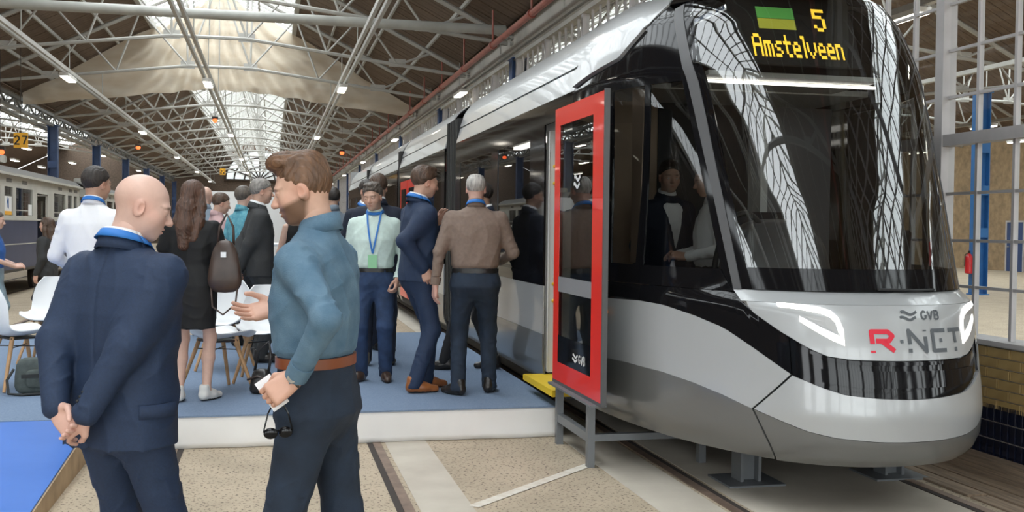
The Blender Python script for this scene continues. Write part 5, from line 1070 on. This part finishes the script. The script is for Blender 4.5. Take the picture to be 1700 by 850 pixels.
# on the platform
Z = PZ
person('dark-haired man in a white shirt with blue lanyard, seen from behind', (-1.24, 8.03, Z), -12, 1.77, ('shirt', m_wsh), m_trk, m_bshoe, ('short', 'dark'), TN, head=(-30, -4, 0), res=.011, lany=True, bulk=1.08, arms={'L': ('front', (-.2, .2, 1.02)), 'R': ('front', (.2, .22, 1.02))})
person('woman in a black dress with long brown hair, seen from behind', (-.59, 8.4, Z), -14, 1.70, ('dress', m_black), m_black, m_sneak, ('long', 'longbrown'), LT, head=(-14, -6, 0), res=.0095, arms={'L': ('front', (-.16, .22, 1.05)), 'R': ('front', (.14, .24, 1.08))}, feet={'L': (-.1, -.02, 14, 0), 'R': (.1, .06, -20, 0)}, bulk=1.05)
person('grey-haired man in a charcoal suit with hands behind his back', (-.11, 10.78, Z), -80, 1.83, ('jacket', m_char, m_wsh), m_char, m_bshoe, ('short', 'grey'), MD, head=(-4, -4, 0), res=.011, arms={'L': ('behind',), 'R': ('behind', .9)})
person('man in a teal print shirt standing behind the charcoal suit', (-.3, 12.1, Z), -50, 1.80, ('polo', m_teal), m_trk, m_bshoe, ('short', 'greybrown'), LT, res=.013, bulk=1.08)
person('dark-haired man in a pink shirt and dark vest by the notice board', (-.6, 12.7, Z), -68, 1.74, ('polo', m_pink), m_trk, m_bshoe, ('short', 'brown'), MD, head=(-8, -12, 0), res=.013)
person('bald man in a grey blue shirt behind the woman in black', (-.79, 13.42, Z), -15, 1.84, ('shirt', m_grsh), m_trk, m_bshoe, ('bald', 'grey'), LT, res=.013)
person('woman in a black sleeveless top beside the bar table', (.28, 11.25, Z), 35, 1.70, ('tank', m_black), m_jeanb, m_bshoe, ('long', 'brown'), LT, res=.012, arms={'L': ('front', (-.1, .24, 1.1)), 'R': ('front', (.12, .2, 1.02))})
person('man in a mint shirt and blue jeans wearing a badge lanyard', (.89, 9.3, Z), 168, 1.75, ('shirt', m_mint), m_jeanb, m_dbshoe, ('messy', 'greybrown'), MD, head=(-14, -10, 4), res=.0095, lany=True, badge=True, belt=m_beltk, bulk=1.05, arms={'L': ('front', (-.22, .1, .93), (.1, .4, -.9), (-1, 0, .2), .7), 'R': ('hang',)}, seed=6.)
person('man in a navy jacket with lanyard facing out of the crowd', (1.03, 11.6, Z), 196, 1.88, ('jacket', m_navy2, m_wsh), m_navy2, m_bshoe, ('short', 'dark'), MD, head=(10, 0, 0), res=.013, lany=True)
person('tall brown-haired man in a dark suit with his back turned', (1.02, 10.3, Z), -8, 1.88, ('jacket', m_navy2, m_wsh), m_navy2, m_gshoe, ('short', 'brown'), MD, head=(0, -6, 0), res=.012)
person('man in a navy suit and tan shoes talking with raised hand', (1.19, 8.66, Z), -74, 1.87, ('jacket', m_navy, m_wsh), m_navy, m_tan, ('messy', 'brown'), MD, lean=.04, head=(-2, -10, 0), res=.0095, lany=True, arms={'L': ('world', (1.37, 8.8, 1.62), (.2, .4, -1), (.35, -.3, 1), (-.4, .9, .1), .3, .6), 'R': ('world', (1.21, 8.47, 1.27), (-1, -.2, .1), (.35, -.1, -1), (-.2, -1, .1), .5, .3)}, feet={'L': (-.09, .12, 2, 0), 'R': (.1, -.06, -10, 0)}, hem=.88, seed=8.)
person('grey-haired man in a taupe shirt and dark jeans, seen from behind', (1.62, 8.38, Z), -8, 1.81, ('shirt', m_brsh), m_jean, m_bshoe, ('ring', 'silver'), (.58, .36, .29), lean=.03, head=(-6, -4, 0), res=.0095, lany=True, belt=m_beltk, bulk=1.14, arms={'L': ('world', (1.29, 8.36, 1.14), (-.8, -.6, 0), (-.05, .05, -1), (-1, -.2, 0), .4, .4), 'R': ('front', (.22, .26, 1.08))}, feet={'L': (-.13, -.02, 40, 0), 'R': (.13, .12, -18, 0)}, seed=3.)
person('man in a dark suit stepping past behind the taupe shirt', (1.97, 9.85, Z), 66, 1.80, ('jacket', m_navy2, m_wsh), m_trk, m_bshoe, ('short', 'dark'), TN, head=(14, -4, 0), res=.012, feet={'L': (-.09, .34, 0, 0), 'R': (.1, -.1, 0, 0)})
person('dark-haired man in a grey shirt at the back of the platform', (.74, 13.1, Z), 10, 1.84, ('shirt', m_grsh), m_trk, m_bshoe, ('short', 'dark'), MD, res=.014)
# on the hall floor by the old tram
person('man in a royal blue polo shirt and pale jeans by the old tram', (-3.56, 15.0, 0), -82, 1.76, ('polo', m_polo), m_ljean, m_dbshoe, ('short', 'greybrown'), LT, head=(-4, -8, 0), res=.013, arms={'L': ('front', (-.12, .26, 1.06)), 'R': ('front', (.12, .26, 1.05))}, lany=True)
person('woman in a dark jacket standing near the old tram door', (-3.3, 17.0, 0), 70, 1.69, ('jacket', m_char, m_grsh), m_trk, m_bshoe, ('long', 'brown'), LT, res=.014)
# inside the cab
person('smiling dark-haired man inside the tram cab', (2.9, 7.4, .38), 190, 1.74, ('jacket', m_navy2, m_wsh), m_trk, m_bshoe, ('short', 'dark'), MD, head=(-15, -6, 0), res=.014)
person('man in a white shirt leaning over inside the tram cab', (3.03, 6.9, .38), 80, 1.70, ('shirt', m_wsh), m_trk, m_bshoe, ('short', 'brown'), MD, head=(5, -14, 0), res=.014, arms={'L': ('front', (-.16, .22, 1.1)), 'R': ('front', (.16, .22, 1.1))})
